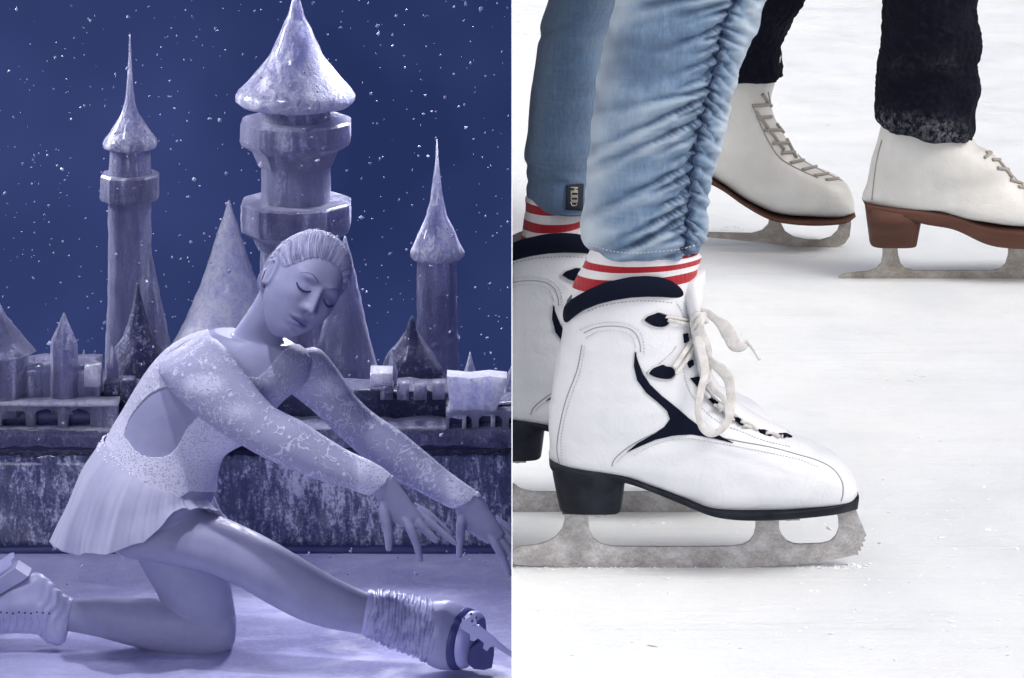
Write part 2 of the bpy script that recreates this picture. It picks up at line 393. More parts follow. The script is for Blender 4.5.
def skate(parent, kind):
    """the near white skate (kind 0: with loose bow, kind 1: its fellow behind)"""
    out = []
    base = at(620, 514, Y0)
    sk = empty('ice_skate', base - root_of(parent), parent=parent)
    boot = loft('boot', BOOT, Y0, M_leather, sk, 150, 96, disp=crease, post=arch, cap0=False)
    bv = bvh_of(boot)
    # sole welt
    K = []
    ws = [.026,.031,.032,.031,.034,.043,.0465,.047,.043,.034,.014]
    for (a, b), (c, d), w in zip(SOLE_T, SOLE_B, ws): K.append((a, b - w*250, c, d - w*250, w, 0, 5))
    loft('sole', K, Y0, M_sole, sk, 90, 40)
    heel = [(550,466,626,478,.0315)]
    P = []
    for (u0,v0,u1,v1,w) in ((550.5,466,627,479,.0325),(552.5,480,624.5,487,.031),(556.5,500,622.5,503,.0295),(559.5,513,621,513,.0285)):
        A = at(u0, v0 - w*250, Y0); B = at(u1, v1 - w*250, Y0); ring = []
        for k in range(40):
            a = 2*np.pi*k/40; c, s = math.cos(a), math.sin(a)
            cx = np.sign(c)*abs(c)**(.35 if c > 0 else .75); sx = np.sign(s)*abs(s)**.5
            ring.append((A+B)/2 + (B-A)/2*cx + np.array([0, w*sx, 0]))
        P.append(ring)
    V, Fc = ring_mesh(np.array(P)); h = mesh('heel', V, Fc, M_sole, sk); fix_normals(h)
    h.modifiers.new('edge', 'BEVEL').width = .0008
    # blade
    bl = [(509,556),(512,551.5),(516,547.5),(522,546),(536,544.6),(548,541),(556,536.5),(562,529),(564.5,520),(565,506),(588.5,506),(588.5,523),(590,531.5),(593.5,538),(600,543),(612,546),
          (650,546.4),(700,546.4),(730,546),(742,544.6),(749,541),(753.5,535),(755.5,527),(755.5,510),(779,510),(779,528),(781.5,534.5),(786,540),(793,543.3),(800,544),(822,543),(830,541),(836,535),(838.8,527),(838,518),(835,506),(853,502),
          (858.5,516),(862.5,525),(865,532),(866.5,535),(863.6,537.5),(865.3,540.3),(861.8,541.8),(863.5,545.5),(860,546.3),(861.2,550),(857.6,550.2),(858.2,554.5),(854.5,554.4),(848,556),(831.5,559.5),(808,563),(780,565.5),(761,566.3),(700,567.4),(640,567.5),(590,567),(561,566.5),(530,565),(512,563.5),(508,560)]
    b = poly_plate(bl, [], Y0, .0019, 'blade', M_steel, sk)
    for (u0, u1, vt) in ((562, 606, 507.5), (744, 798, 511.5)):
        A = at(u0, vt, Y0); B = at(u1, vt, Y0); c = (A+B)/2; bb = Bag(); bb.box(c - [0, 0, .001], (abs(B[0]-A[0]), .042, .0022))
        for x in (-.3, .3):
            for y in (-.014, .014):
                V, Fc = tube([c + [x*abs(B[0]-A[0]), y, -.001], c + [x*abs(B[0]-A[0]), y, -.004]], .0028, 10, side=(1,0,0)); bb.add(V, Fc)
        bb.build('mounting_plate', M_steel, sk, smooth=False)
    # collar, tongue
    wf = lambda f: .040 + .002*math.sin(f*3.14)
    collar_strip([(571,303),(575,298.5),(581,294.5),(592,288),(606,281.5),(630,276),(645,275),(659.5,276.5),(670,281),(677,287),(682,295)],
                 [(569.5,323),(577,316),(586,309.5),(600,303.5),(615,299.5),(630,297),(645,296),(662,296.5),(681,299)], Y0, wf, 'collar', M_navy, sk)
    tg = loft('tongue', [(705,269,678,281,.020),(705,276,680,290,.024),(704,292,684,304,.026),(702,312,688,322,.026),(701,330,690,340,.025),(704,350,694,358,.024),(711,372,700,380,.023),(722,389,712,397,.022),(738,403,728,412,.021),(765,420,752,428,.020),(788,431,780,440,.016)], Y0, M_tongue, sk, 50, 32,
              disp=lambda P, t, TH: .0006*fsum(P, 120, 8, 9))
    # overlays on the near side: raised quarter panels, dark swoosh, hooks, eyelets, stitching
    B = Bag()
    surf_patch(B, bv, [(635,351),(633.8,366),(637,380),(646,392.5),(658,402.5),(667,411),(670,419),(664,427),(650,436),(637,443.5),(627,452),(641,445.5),(655,439.5),(672,435.5),(692,434.5),(714,438.5),(733,443),(718,435),(706,430),(697,424.5),(688,417.5),(676,407),(662,396),(650,384.5),(642,372),(637.6,360)], .0013, .003, 1.2, closed_smooth=False)
    B.build('side_panel', M_navy, sk)
    for poly in ([(644.5,320),(648,316.5),(655,314),(657,313),(662,314),(667,316.5),(668,321),(665,325),(660,326),(652,324.5)],
                 [(649,373),(653,368.5),(659,366),(663,365),(665,366.3),(671,367.5),(674,372),(671.5,377),(666,378.3),(656,376.5)]):
        B = Bag(); surf_patch(B, bv, poly, .0022, .003, 1.4); hk = B.build('lace_hook', M_navy, sk)
        cx = sum(p[0] for p in poly)/len(poly); cy = sum(p[1] for p in poly)/len(poly)
        B = Bag(); ring = [(cx + (p[0]-cx)*1.13, cy + (p[1]-cy)*1.22) for p in poly]
        surf_line(B, bv, ring + [ring[0]], .0009, .0008); B.build('hook_rim', M_stitch, hk)
    B = Bag()
    st = .0005
    for ln in ([(571,326),(580,332),(583,326),(582,345),(577,370),(566,400),(559,430),(557,450),(560,466)],):
        surf_line(B, bv, ln[3:], .0006, .0001)
    surf_line(B, bv, [(584,333),(595,328),(612,326),(628,328),(636,334),(640,344),(640.5,352)], .0005, .0001)
    surf_line(B, bv, [(612,466),(614,460),(622,452),(633,444),(650,435),(665,428),(673,420)], .0006, .0002)
    surf_line(B, bv, [(629,450),(641,444),(655,438),(672,433.5),(692,432.5),(712,436),(740,441.5),(770,447),(796,454),(820,461.5),(834,470),(842,482),(843,494),(841,501)], .0006, .0002)
    surf_line(B, bv, [(588,311),(600,306.5),(617,303),(640,301),(660,301.5),(674,303)], .0004, .0001, dash=(2.2, 1.6), step=.45)
    surf_line(B, bv, [(636.5,352),(635.5,366),(640,380),(650,394),(664,405),(672,412)], .0005, .0003)
    B.build('seam', M_seam, sk)
    B = Bag()
    for ln in ([(580,330),(593,324.5),(612,322),(630,324.5),(640,332),(644,343),(644,354)], [(586,338),(597,332),(612,330),(626,332),(633,338),(636,348)],
               [(617,462),(625,454),(637,446),(652,438),(668,430),(677,421),(677,412)], [(634,455),(650,446),(668,440),(690,438.5),(715,442.5),(745,448),(775,454),(800,460),(818,467)],
               [(686,352),(684,372),(690,392),(704,410),(722,424),(740,431),(762,440),(790,447)], [(684,320),(681,310),(676,302)], [(562,460),(561,440),(567,410),(580,372),(585,345)],
               [(676,346),(672,352),(646,372),(640,366)]):
        B = Bag(); surf_line(B, bv, ln, st, .0006, dash=(2.0, 1.2), step=.45); B.build('stitching', M_stitch, sk)
    bvt = bvh_of(boot, tg)
    for poly in ([(683,334),(687,333),(688,341),(684,343)], [(686.5,362),(692,359.5),(693,365),(689,368)], [(690,378),(698,376.5),(702,386),(699,389)],
                 [(708,399),(713,398),(721,404),(718,409)], [(733,418),(738,417),(745,422),(741,425.5)], [(757,428.5),(764,430),(775,434.5),(770,436.5),(760,433)], [(778,434),(786,434),(792,437.5),(783,438)]):
        B = Bag(); surf_patch(B, bvt, poly, .0016, .002, 1.2, closed_smooth=False); B.build('eyelet', M_navy, sk)
    # laces
    def lace(bag, pts, w, dy=-.012, th=.34, dys=None):
        S = smooth_px([tuple(p) if len(p) == 3 else (*p, dy) for p in pts], 1.6)
        P = [at(s[0], s[1], Y0 + s[2]) for s in S]
        ww = np.interp(np.linspace(0, 1, len(P)), np.linspace(0, 1, len(w) if isinstance(w, (list, tuple)) else 2), w if isinstance(w, (list, tuple)) else [w, w])
        ww = ww * (1.06 + .05*np.sin(np.arange(len(P))*.33 + pts[0][0]))
        bag.add(*tube(P, .84*ww/1055/2, 12, flat=th))
    B = Bag()
    lace(B, [(668,320,-.038),(680,323,-.030),(697,326,-.010)], [4, 5], th=.3)
    lace(B, [(666,317,-.038),(680,319,-.028),(698,323,-.008)], [3, 4], th=.3)
    lace(B, [(674,368,-.038),(684,353,-.028),(696,334,-.012)], [5, 6], th=.3)
    lace(B, [(676,374,-.036),(688,358,-.026),(698,336,-.008)], [4, 5], th=.3)
    lace(B, [(696,334,-.004),(700,352,-.012),(704,372,-.014),(710,386,-.012),(716,400,-.014)], [5, 6, 5], th=.4)
    for (a, b) in (((714,405),(722,411)), ((718,404),(734,421)), ((741,421),(758,430)), ((744,425),(762,436)), ((766,433),(780,437)), ((700,388),(710,398))):
        lace(B, [(a[0], a[1], -.024), ((a[0]+b[0])/2, (a[1]+b[1])/2 - 1.5, -.020), (b[0], b[1], -.022)], [4, 5, 4], th=.45)
    for k, (u, v) in enumerate(((741,417),(764,430),(786,435))):
        lace(B, [(u-4, v+2, -.018), (u, v-3, .0), (u+3, v-1, .018)], [4.5, 4.5], th=.5)
    B.build('lacing', M_lace, sk)
    if kind == 0:
        B = Bag()
        lace(B, [(697,329,-.018),(696,320,-.02),(701,312,-.022),(707,313,-.02),(714,318,-.016),(723,325,-.012),(730,336,-.010),(735,345,-.012),(742,346,-.012),(747,342,-.010)], [6, 8, 9, 9, 9, 14, 17, 16, 13, 7], th=.10)
        lace(B, [(746,341,-.010),(750,345,-.010),(755,352,-.010),(759.5,360,-.010)], [5, 4, 3.4, 3.2], th=.8)
        lace(B, [(700,318,-.022),(700,332,-.026),(705,348,-.028),(711,361,-.026),(722,370,-.022),(729,380,-.020),(731,396,-.022),(732,409,-.026),(731,419,-.030)], [8, 12, 12, 8, 12, 13, 10, 8, 5], th=.14)
        lace(B, [(709,383,-.030),(715,391,-.036),(723,398,-.040),(728,410,-.043),(728,420,-.045),(722,429,-.047),(711,434,-.048),(702,427,-.047),(698,410,-.045),(701,390,-.042),(705,370,-.036),(701,350,-.030),(698,333,-.026)], [6, 6, 7, 8, 8, 8, 7, 8, 9, 8, 10, 10, 9], th=.16)
        lace(B, [(703,334,-.020),(708,352,-.020),(708,372,-.024),(706,386,-.028)], [8, 9, 8, 6], th=.16)
        # the knot
        c = at(699, 323, Y0 - .026)
        for k in range(3):
            pts = [c + np.array([.006*math.cos(a)*(1 - .2*k), -.004*math.sin(a*1.0) - .001*k, .009*math.sin(a + k)]) for a in np.linspace(0, 5.2, 20)]
            B.add(*tube(pts, .0026, 8, flat=.5))
        B.build('bow', M_lace, sk)
    return sk
# ---- legs in jeans
SEAM = [(-520, 700), (-300, 730), (-80, 745), (0,736),(23,724),(65,716),(88,710),(120,702),(156,694),(182,690.6),(211,689),(226,686.5),(241,686),(262,686)]
def seam_u(v):
    S = np.array(SEAM); return np.interp(v, S[:, 0], S[:, 1]) + 1.6*np.sin(v*.42) + 1.0*np.sin(v*.9 + 1)
FOLDS = []
rr = np.random.RandomState(12); vk = -260.
while vk < 258:
    FOLDS.append((vk + rr.uniform(-2, 2), (rr.uniform(14, 40) if rr.rand() < .5 else rr.uniform(50, 105)), rr.uniform(.15, .6), rr.uniform(.5, 1.25), rr.uniform(.3, 1.3), rr.uniform(6, 22)))
    vk += rr.uniform(5, 15)
def ruche(P, t, TH):
    u, v = proj(P); us = seam_u(v); d = u - us; near = np.clip(-np.sin(TH)*3 + .3, 0, 1)
    out = -.0055*np.exp(-(d/3.6)**2)
    for (k, L, sl, A, slr, Lr) in FOLDS:
        dl = np.maximum(-d, 0); dr = np.maximum(d, 0)
        cv = k + sl*dl - .0012*dl**2*sl + slr*dr
        sg = 1.55 + .042*dl + .07*dr
        q = (v - cv)/sg
        amp = A*np.where(d < 0, np.exp(-(dl/L)**1.5), .62*np.exp(-(dr/(Lr+12))**1.5))
        out = out + amp*(-.0072*np.exp(-np.abs(q)**1.5) + .0052*np.exp(-((q - 2.2)/1.2)**2))
    out = out*near
    out = out + .0016*fsum(P, 26, 8, 21, (1, 1, 2.4)) + .0010*fsum(P, 95, 10, 22, (.6, .6, 2)) + .0005*fsum(P, 260, 12, 27, (.7, .7, 1.6))
    low = np.clip((v - 170)/70, 0, 1)
    out = out + low*.0021*fsum(P, 60, 8, 23, (.35, .35, 2.2))
    return out
def ruche_far(P, t, TH):
    u, v = proj(P); low = np.clip((v - 120)/60, 0, 1)
    d = .0026*fsum(P, 18, 8, 31, (1, 1, 1.6)) + .0008*fsum(P, 90, 10, 32) + low*.0028*fsum(P, 48, 8, 33, (.5, .5, 2))
    for (cu, cv, s, a, sl) in ((560, 25, 5, .004, -.5), (575, 60, 5, .003, -.45), (540, 168, 4, .003, .15), (548, 184, 3, .003, .1), (590, 95, 6, .003, -.5)):
        d = d - a*np.exp(-((v - cv - (u-cu)*sl)/s)**2)*np.exp(-((u-cu)/30)**2)
    return d
def hem_round(P, t, TH):
    return P
near_leg = [(800,-560,590,-540,.10,.06),(815,-480,592,-470,.115,.05),(812,-380,600,-370,.105,.02),(800,-250,612,-240,.088,.0),(786,-130,622,-125,.074),(770,-40,622,-38,.068),(763.5,0,618,0,.066),(756,32,606,33,.064),(742.5,62,598,71,.062),(731,104,592,107,.058),(722,140,589,146,.055),(714,170,587,172,.052),(708,208,585,203,.049),(708,222,584.5,222,.047),(706,244,586,243,.045),(701,250,588,250,.044)]
YF = Y0 + .20
far_leg = [(790,-560,585,-540,.10,-.06),(800,-480,575,-470,.115,-.05),(770,-380,570,-370,.105,-.02),(710,-250,566,-240,.085),(672,-130,560,-125,.072),(640,-40,555,-38,.064),(625,0,551,0,.062),(612,32,540,30,.060),(612,62,532,70,.060),(610,104,526,107,.056),(606,140,522.5,140,.053),(603,160,521.5,161,.050),(600,182,523.5,183,.047),(598,200,526,198,.045),(597,207,528,204,.044)]
pA = at(640, 567, Y0)
person_a = empty('person', (float(pA[0]), Y0 + .08, 0), 'skater in light blue ruched jeans, striped socks and white skates with untied bow', 'person')
B = Bag()
Pn = rings(near_leg, Y0, 420, 240, ruche); V1, F1 = ring_mesh(Pn, True, False)
Pf = rings(far_leg, YF, 300, 160, ruche_far); V2, F2 = ring_mesh(Pf, True, False)
# hems: turned in
def hem(B, P, inn=.006):
    e = P[-1]; c = e.mean(0); r1 = c + (e-c)*.97 + [0, 0, -.0015]; r2 = c + (e-c)*.90 + [0, 0, .0]; r3 = c + (e-c)*.88 + [0, 0, .03]
    V = np.concatenate([e, r1, r2, r3]); B.add(V, grid_faces(4, len(e)))
B.add(V1, F1); hem(B, Pn); B.add(V2, F2); hem(B, Pf)
jeans = B.build('jeans', M_denim, person_a)
W = world_verts(jeans); u, v = proj(W)
Wn = np.zeros(len(W)); n1 = len(V1)
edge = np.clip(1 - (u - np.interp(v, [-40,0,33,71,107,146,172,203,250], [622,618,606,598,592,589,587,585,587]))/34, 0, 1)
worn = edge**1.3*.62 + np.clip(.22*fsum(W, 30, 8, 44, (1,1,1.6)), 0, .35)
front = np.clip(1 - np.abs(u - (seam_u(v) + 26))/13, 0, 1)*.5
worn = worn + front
worn[n1 + 4*240 if False else n1:] *= 1
isfar = np.zeros(len(W), bool); isfar[n1 + 4*240:] = True
worn[isfar] = np.clip(.15*fsum(W[isfar], 24, 8, 45), 0, .35)
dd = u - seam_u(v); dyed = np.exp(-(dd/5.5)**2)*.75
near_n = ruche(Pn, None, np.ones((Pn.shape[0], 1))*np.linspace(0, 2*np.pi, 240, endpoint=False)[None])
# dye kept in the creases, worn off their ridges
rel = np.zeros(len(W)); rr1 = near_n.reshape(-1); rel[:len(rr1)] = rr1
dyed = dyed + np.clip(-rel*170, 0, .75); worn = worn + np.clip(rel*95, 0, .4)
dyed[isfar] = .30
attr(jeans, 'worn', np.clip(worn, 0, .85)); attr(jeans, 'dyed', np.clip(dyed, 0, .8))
bvj = bvh_of(jeans)
Bs = Bag(); surf_line(Bs, bvj, [(seam_u(v_), v_) for v_ in np.arange(-20, 252, 3.)], .0011, .0, smooth=False, mi=0); Bs.build('side_seam', (lambda: (Mat('indigo_thread', s2l(40, 60, 95), .9).m))(), jeans)
Bs = Bag(); surf_line(Bs, bvj, [(588,243),(604,249),(625,253),(650,252),(680,249),(700,244)], .0005, .0002, dash=(2.4, 1.4), step=.45); Bs.build('hem_stitching', M_stitch, jeans)
# woven tag on the far hem, its letters standing on end
Bt = Bag(); surf_patch(Bt, bvj, [(566.5,184.5),(582.5,183.5),(581.5,210),(565.5,209)], .0022, .002, 1.5, closed_smooth=False)
tg = Bt.build('fabric_tag', Mat('tag_cloth', s2l(24, 30, 48), .85).m, jeans)
Bl = Bag()
M_letter = Mat('tag_letters', s2l(176, 172, 158), .8).m
bvt = bvh_of(tg)
def tagline(pts): surf_line(Bl, bvt, pts, .00055, .0004, step=.6, smooth=False)
for k, v0 in enumerate((187.5, 192.2, 197, 201.8)):      # illegible round letters, read along the tag
    if k in (0,): segs = [[(570.5,v0+3.6),(577.6,v0+3.4)],[(577.6,v0+3.4),(574,v0+1.8)],[(574,v0+1.8),(577.6,v0+.2)],[(577.6,v0+.2),(570.5,v0)]]
    elif k in (1, 2): segs = [[(571,v0),(577.3,v0),(577.6,v0+3.2),(571,v0+3.4),(571,v0)]]
    else: segs = [[(570.5,v0+.2),(577.3,v0),(576,v0+3.6),(572,v0+3.7),(570.5,v0+.2)]]
    for s_ in segs: tagline(s_)
Bl.build('tag_lettering', M_letter, tg)
# socks with red stripes (turned cuffs)
def sock(rows, Y, ws, parent):
    Ms = 6; P = []; mi = []; th = np.linspace(0, 2*np.pi, 96, endpoint=False)
    for i in range(len(rows)-1):
        a, b = rows[i], rows[i+1]
        for k in range(Ms + (1 if i == len(rows)-2 else 0)):
            f = k/Ms; q = [a[j]*(1-f) + b[j]*f for j in range(4)]; w = ws[0]*(1-(i+f)/(len(rows)-1)) + ws[1]*(i+f)/(len(rows)-1)
            A = at(q[2], q[3], Y); Bp = at(q[0], q[1], Y)
            rg = (A+Bp)/2 + np.outer(np.cos(th), (A-Bp)/2) + np.outer(np.sin(th)*w, [0, 1, 0])
            c = rg.mean(0); rg = c + (rg-c)*(1 + .012*np.sin(th*7 + i*.9 + k*.15)[:, None] + .006*math.sin(i*2.1 + k*.7)); P.append(rg); mi.append(i % 2)
    P = np.array(P); V, Fc = ring_mesh(P, False, False); m_ = []
    for i in range(len(P)-1): m_ += [mi[i]]*96
    return mesh('sock', V, Fc, None, parent, mats=[M_sockw, M_sockr], midx=m_)
sock([(597,225,688,228),(592,243,694,250),(590,247,698,253),(586,259,701,256),(583,266,700,261),(578,274,699,266.5),(573,287,697,276),(572,318,690,305)], Y0, (.037,.036), person_a)
sock([(529,190,583,190),(525,199,585,202),(525,209,585,206),(524,217,585,217),(523,227,585,223),(522,234,585,231),(521,244,585,241),(520,290,585,290)], YF, (.036,.034), person_a)
# the legs themselves, one continuous body under the cloth
def shrink(secs, k):
    o = []
    for s in secs:
        s = list(s); cx, cy = (s[0]+s[2])/2, (s[1]+s[3])/2
        s[0] = cx + (s[0]-cx)*k; s[2] = cx + (s[2]-cx)*k; s[1] = cy + (s[1]-cy)*k; s[3] = cy + (s[3]-cy)*k; s[4] *= k; o.append(tuple(s))
    return o
def remesh(o, vox, smooth_it=2):
    md = o.modifiers.new('r', 'REMESH'); md.mode = 'VOXEL'; md.voxel_size = vox; md.use_smooth_shade = True
    if smooth_it:
        s = o.modifiers.new('s', 'SMOOTH'); s.factor = .5; s.iterations = smooth_it
    dg = bpy.context.evaluated_depsgraph_get(); me = bpy.data.meshes.new_from_object(o.evaluated_get(dg)); o.modifiers.clear()
    old = o.data; o.data = me; me.name = old.name
    me.polygons.foreach_set('use_smooth', [True]*len(me.polygons)); return o
def body_legs(parts, parent):
    B = Bag()
    for secs, Y in parts: B.add(*ring_mesh(rings(secs, Y, 60, 40)))
    o = B.build('body', M_skin, parent); return remesh(o, .012, 2)
body_legs([(shrink(near_leg, .76) + [(660,300,612,305,.028),(655,380,600,390,.028)], Y0), (shrink(far_leg, .72) + [(585,255,540,260,.026),(575,330,530,340,.026)], YF)], person_a)
skate(person_a, 0)
sk2 = skate(person_a, 1)
off = np.array([-.074, .172, .0]) 
# the second skate stands beyond the first
dz = 0.0
sk2.location = Vector(sk2.location) + Vector(off)
sk2['label'] = 'the hindmost skate, mostly hidden behind the near one'
sk2.scale = (1.055, 1, 1)
# ---- the second skater, behind on the right
def far_skate(parent, base, Y, boot, soleT, soleB, sw, heelp, blade, laces, label, seams=()):
    sk = empty('ice_skate', base - root_of(parent), parent=parent); sk['label'] = label
    b = loft('boot', boot, Y, M_oldleather, sk, 90, 64, disp=lambda P, t, TH: .0012*fsum(P, 60, 8, 5))
    loft('sole', [(a[0], a[1], c[0], c[1], w, 0, 5) for a, c, w in zip(soleT, soleB, sw)], Y, M_brown, sk, 70, 32)
    if heelp:
        P = []
        for (u0, v0, u1, v1, w) in heelp:
            A = at(u0, v0, Y); B = at(u1, v1, Y); ring = []
            for k in range(32):
                a = 2*np.pi*k/32; c, s = math.cos(a), math.sin(a)
                ring.append((A+B)/2 + (B-A)/2*np.sign(c)*abs(c)**.5 + np.array([0, w*np.sign(s)*abs(s)**.6, 0]))
            P.append(ring)
        V, Fc = ring_mesh(np.array(P)); h = mesh('heel', V, Fc, M_brown, sk); fix_normals(h)
    poly_plate(blade, [], Y, .002, 'blade', M_oldsteel, sk)
    B = Bag()
    bv = bvh_of(b)
    for (a, c) in laces:
        S = [(a[0]+(c[0]-a[0])*f, a[1]+(c[1]-a[1])*f) for f in np.linspace(0, 1, 7)]
        surf_line(B, bv, S, .0022, .001, smooth=False)
    if B.n: B.build('lacing', M_dlace, sk)
    for ln in seams:
        B = Bag(); surf_line(B, bv, ln, .0009, .0002); B.build('seam', M_dlace, sk)
    return sk
YB = float(ground(930, 278)[1]); YL = float(ground(800, 247)[1])
person_b = empty('person', (float(at(900, 278, YB)[0]), (YB + YL)/2, 0), 'skater in black snow-flecked trousers and worn white skates with brown soles', 'person')
far_skate(person_b, at(893, 244, YB), YB,
    [(970,100,884,98,.042),(974,128,879,130,.042),(977,143,876,146,.042),(988,150,871,160,.041),(1003,164,866,182,.040),(1013,176,864,200,.036),(1026,187,895,207,.035,0,2.3),(1044,195,930,208,.037,0,2.4),(1062,202,965,216,.042,0,2.5),(1082,206,1000,222,.044,0,2.5),(1098,210,1045,223,.044,0,2.5),(1108,215,1080,221,.036,0,2.3),(1113,219,1105,219.5,.014)],
    [(863,201),(890,203),(921,205),(952,210),(980,219),(1010,222),(1050,222),(1090,220),(1112,218)],
    [(866,207),(890,210),(921,220),(952,226),(984,240),(1010,243),(1050,242),(1090,236),(1112,229)],
    [.024,.031,.032,.032,.036,.044,.046,.042,.016],
    [(865,203,923,212,.032),(867,220,920,222,.031),(870,243,916,243,.029)],
    [(838,277),(842,274),(856,272),(868,271),(876,268.5),(881,263),(882.5,254),(882.5,242),(897,242),(898,254),(900.5,263),(905,268),(914,270.3),(990,270.3),(1000,268.5),(1005.5,263),(1008,254),(1008.5,241),(1026,241),(1027,254),(1030,262),(1036,267),(1046,269),(1066,268),(1074,262),(1078,250),(1078,238),(1102,230),(1107,246),(1109,262),(1104,270),(1094,275),(1070,278.4),(1030,279.6),(930,279.8),(860,279.6),(842,279)],
    [((975,140),(992,153)),((978,146),(984,143)),((986,153),(996,151)),((992,160),(1003,160)),((997,168),(1010,170)),((990,150),(1012,178)),((984,158),(992,152)),((1010,180),(1022,184)),((1018,187),(1034,190))],
    'nearer worn skate with brown heel, cut off by the picture edge',
    [[(975,136),(990,148),(1002,160),(1013,176),(1026,188),(1044,196)], [(882,140),(877,160),(874,180),(872,200)]])
bl = [(596,222),(604,219),(640,223),(690,228.5),(709,232),(730,232.5),(752,233),(762,230),(768,224),(771,212),(779,212),(781,223),(785,231),(793,236.5),(806,239.5),(820,239.8),(831,236.5),(837.5,230),(840,221),(841,211),(850,210),(851,224),(849.5,236),(845,243),(836,247),(820,249.3),(795,247),(770,243.5),(730,239),(690,235.5),(640,230),(604,226)]
far_skate(person_b, at(760, 240, YL), YL,
    [(782,56,706,52,.040),(776,80,700,80,.040),(771,100,690,104,.040),(776,118,680,128,.040),(786,136,672,150,.038),(794,150,676,166,.036),(802,159,700,173,.036,0,2.2),(814,167,722,184,.038,0,2.4),(828,173,745,198,.042,0,2.5),(840,179,770,209,.044,0,2.5),(848,186,800,213,.042,0,2.5),(853,197,835,214,.034,0,2.3),(854,207,851,212,.014)],
    [(668,158),(685,163),(705,172),(722,183),(744,198),(768,209.5),(790,213),(820,214),(845,213),(854,211)],
    [(668,164),(685,169),(705,178),(722,187),(744,202),(768,214),(790,218),(820,219),(845,217.5),(855,215)],
    [.02,.028,.031,.031,.034,.040,.044,.045,.036,.014],
    [(668,160,704,178,.03),(668,180,702,194,.029),(670,200,704,212,.028)], bl,
    [((762,94),(775,112)),((752,106),(772,104)),((757,118),(778,116)),((764,130),(784,130)),((772,143),(791,143)),((781,153),(797,152)),((766,100),(796,158)),((790,163),(806,160)),((802,170),(816,167)),((814,176),(828,174)),((776,124),(790,142)),((756,112),(784,150)),((826,180),(838,179))],
    'farther worn skate with its heel lifted, behind the ruched jeans',
    [[(768,92),(772,108),(783,130),(792,146),(803,160),(822,171),(842,181)], [(752,104),(760,124),(770,144),(780,158),(796,168),(818,178)]])
def fuzz(P, t, TH):
    return .004*fsum(P, 40, 8, 51, (.6, .6, 1.8)) + .0022*fsum(P, 130, 10, 52) + .001*fsum(P, 500, 14, 53)
R_leg = [(1010,-520,850,-500,.11,.0),(1000,-380,862,-370,.10),(984,-220,878,-210,.085),(976,-90,884,-90,.072),(976,0,884,0,.066),(978,45,881,40,.063),(974,60,877,60,.060),(981,90,876,88,.060),(978,112,873,106,.060),(975,126,873,116,.059),(972,133,877,121,.057)]
L_leg = [(985,-520,830,-500,.11,-.10),(960,-380,810,-370,.10,-.06),(900,-220,765,-210,.085,-.02),(840,-90,728,-90,.070),(800,0,712,0,.062),(792,17,708,17,.060),(782,38,704,38,.057),(781,62,703,60,.055),(780,76,704,74,.053)]
B = Bag(); mi = []
R_leg = [(a, b + 5, c, d + 5, *e) for (a, b, c, d, *e) in R_leg]
P1 = rings(R_leg, YB, 220, 140, fuzz); P2 = rings(L_leg, YL, 200, 120, fuzz)
for P in (P1, P2):
    V, Fc = ring_mesh(P, True, False); B.add(V, Fc); hem(B, P)
tr = B.build('trousers', M_wool, person_b); Wt = world_verts(tr); tu, tv = proj(Wt)
sn = np.exp(-((tv - (124 + (tu - 870)*.14))/13)**2)*(tu > 860) + .5*np.exp(-((tu-783)/8)**2 - ((tv-30)/12)**2) + .25*np.exp(-((tv-62)/10)**2)*(tu > 860)
attr(tr, 'snow', np.clip(sn*(.5 + .5*fsum(Wt, 45, 6, 3)), 0, 1))
body_legs([(shrink(R_leg, .66) + [(955,165,890,170,.02)], YB), (shrink(L_leg, .66) + [(755,120,705,125,.03)], YL)], person_b)
# ============================================================ LEFT: the dark hall of the ice show, lower down behind the partition
ZL = -1.73
YS = float(ground(200, 653, ZL)[1]); PXM = 430.0
def ramp2(m, fac, lo, hi, p0=.35, p1=.65): return m.ramp(fac, [(p0, lo), (p1, hi)])
m = Mat('night_blue_sky', (0, 0, 0), 1, **{'Specular IOR Level': 0}); m.b.inputs['Emission Strength'].default_value = 1
m.set('Emission Color', m.ramp(m.noise(.9, 3, world=True), [(.35, s2l(38, 50, 94)), (.68, s2l(58, 70, 122))])); M_night = m.m
X1 = -.0006
def hall():
    B = Bag(); x0, y0, y1, z0, z1 = -7.0, -3.0, 9.75, ZL - .02, 5.0
    # added glowing barrel for night sky, closed to keep daylight out; back rounded
    prof = [(y0, z1)] + [(y1 - 2.5 + 2.5*math.sin(a), z1 - 2.5 + 2.5*math.cos(a)) for a in np.linspace(0, math.pi/2, 9)] + [(y1, z0)]
    V = []; 
    for (y, z) in prof: V += [(x0, y, z), (X1, y, z)]
    B.add(V, [(2*i, 2*i+1, 2*i+3, 2*i+2) for i in range(len(prof)-1)])
    B.add([(x0, y, z) for y, z in prof] + [(x0, y0, z0)], [tuple(range(len(prof)+1))])
    B.add([(x0, y0, z0), (X1, y0, z0), (X1, y0, z1), (x0, y0, z1)], [(0, 1, 2, 3)])
    o = B.build('sky', M_night, None, smooth=False, fix=False); return tag(o, kind='structure')
hall()
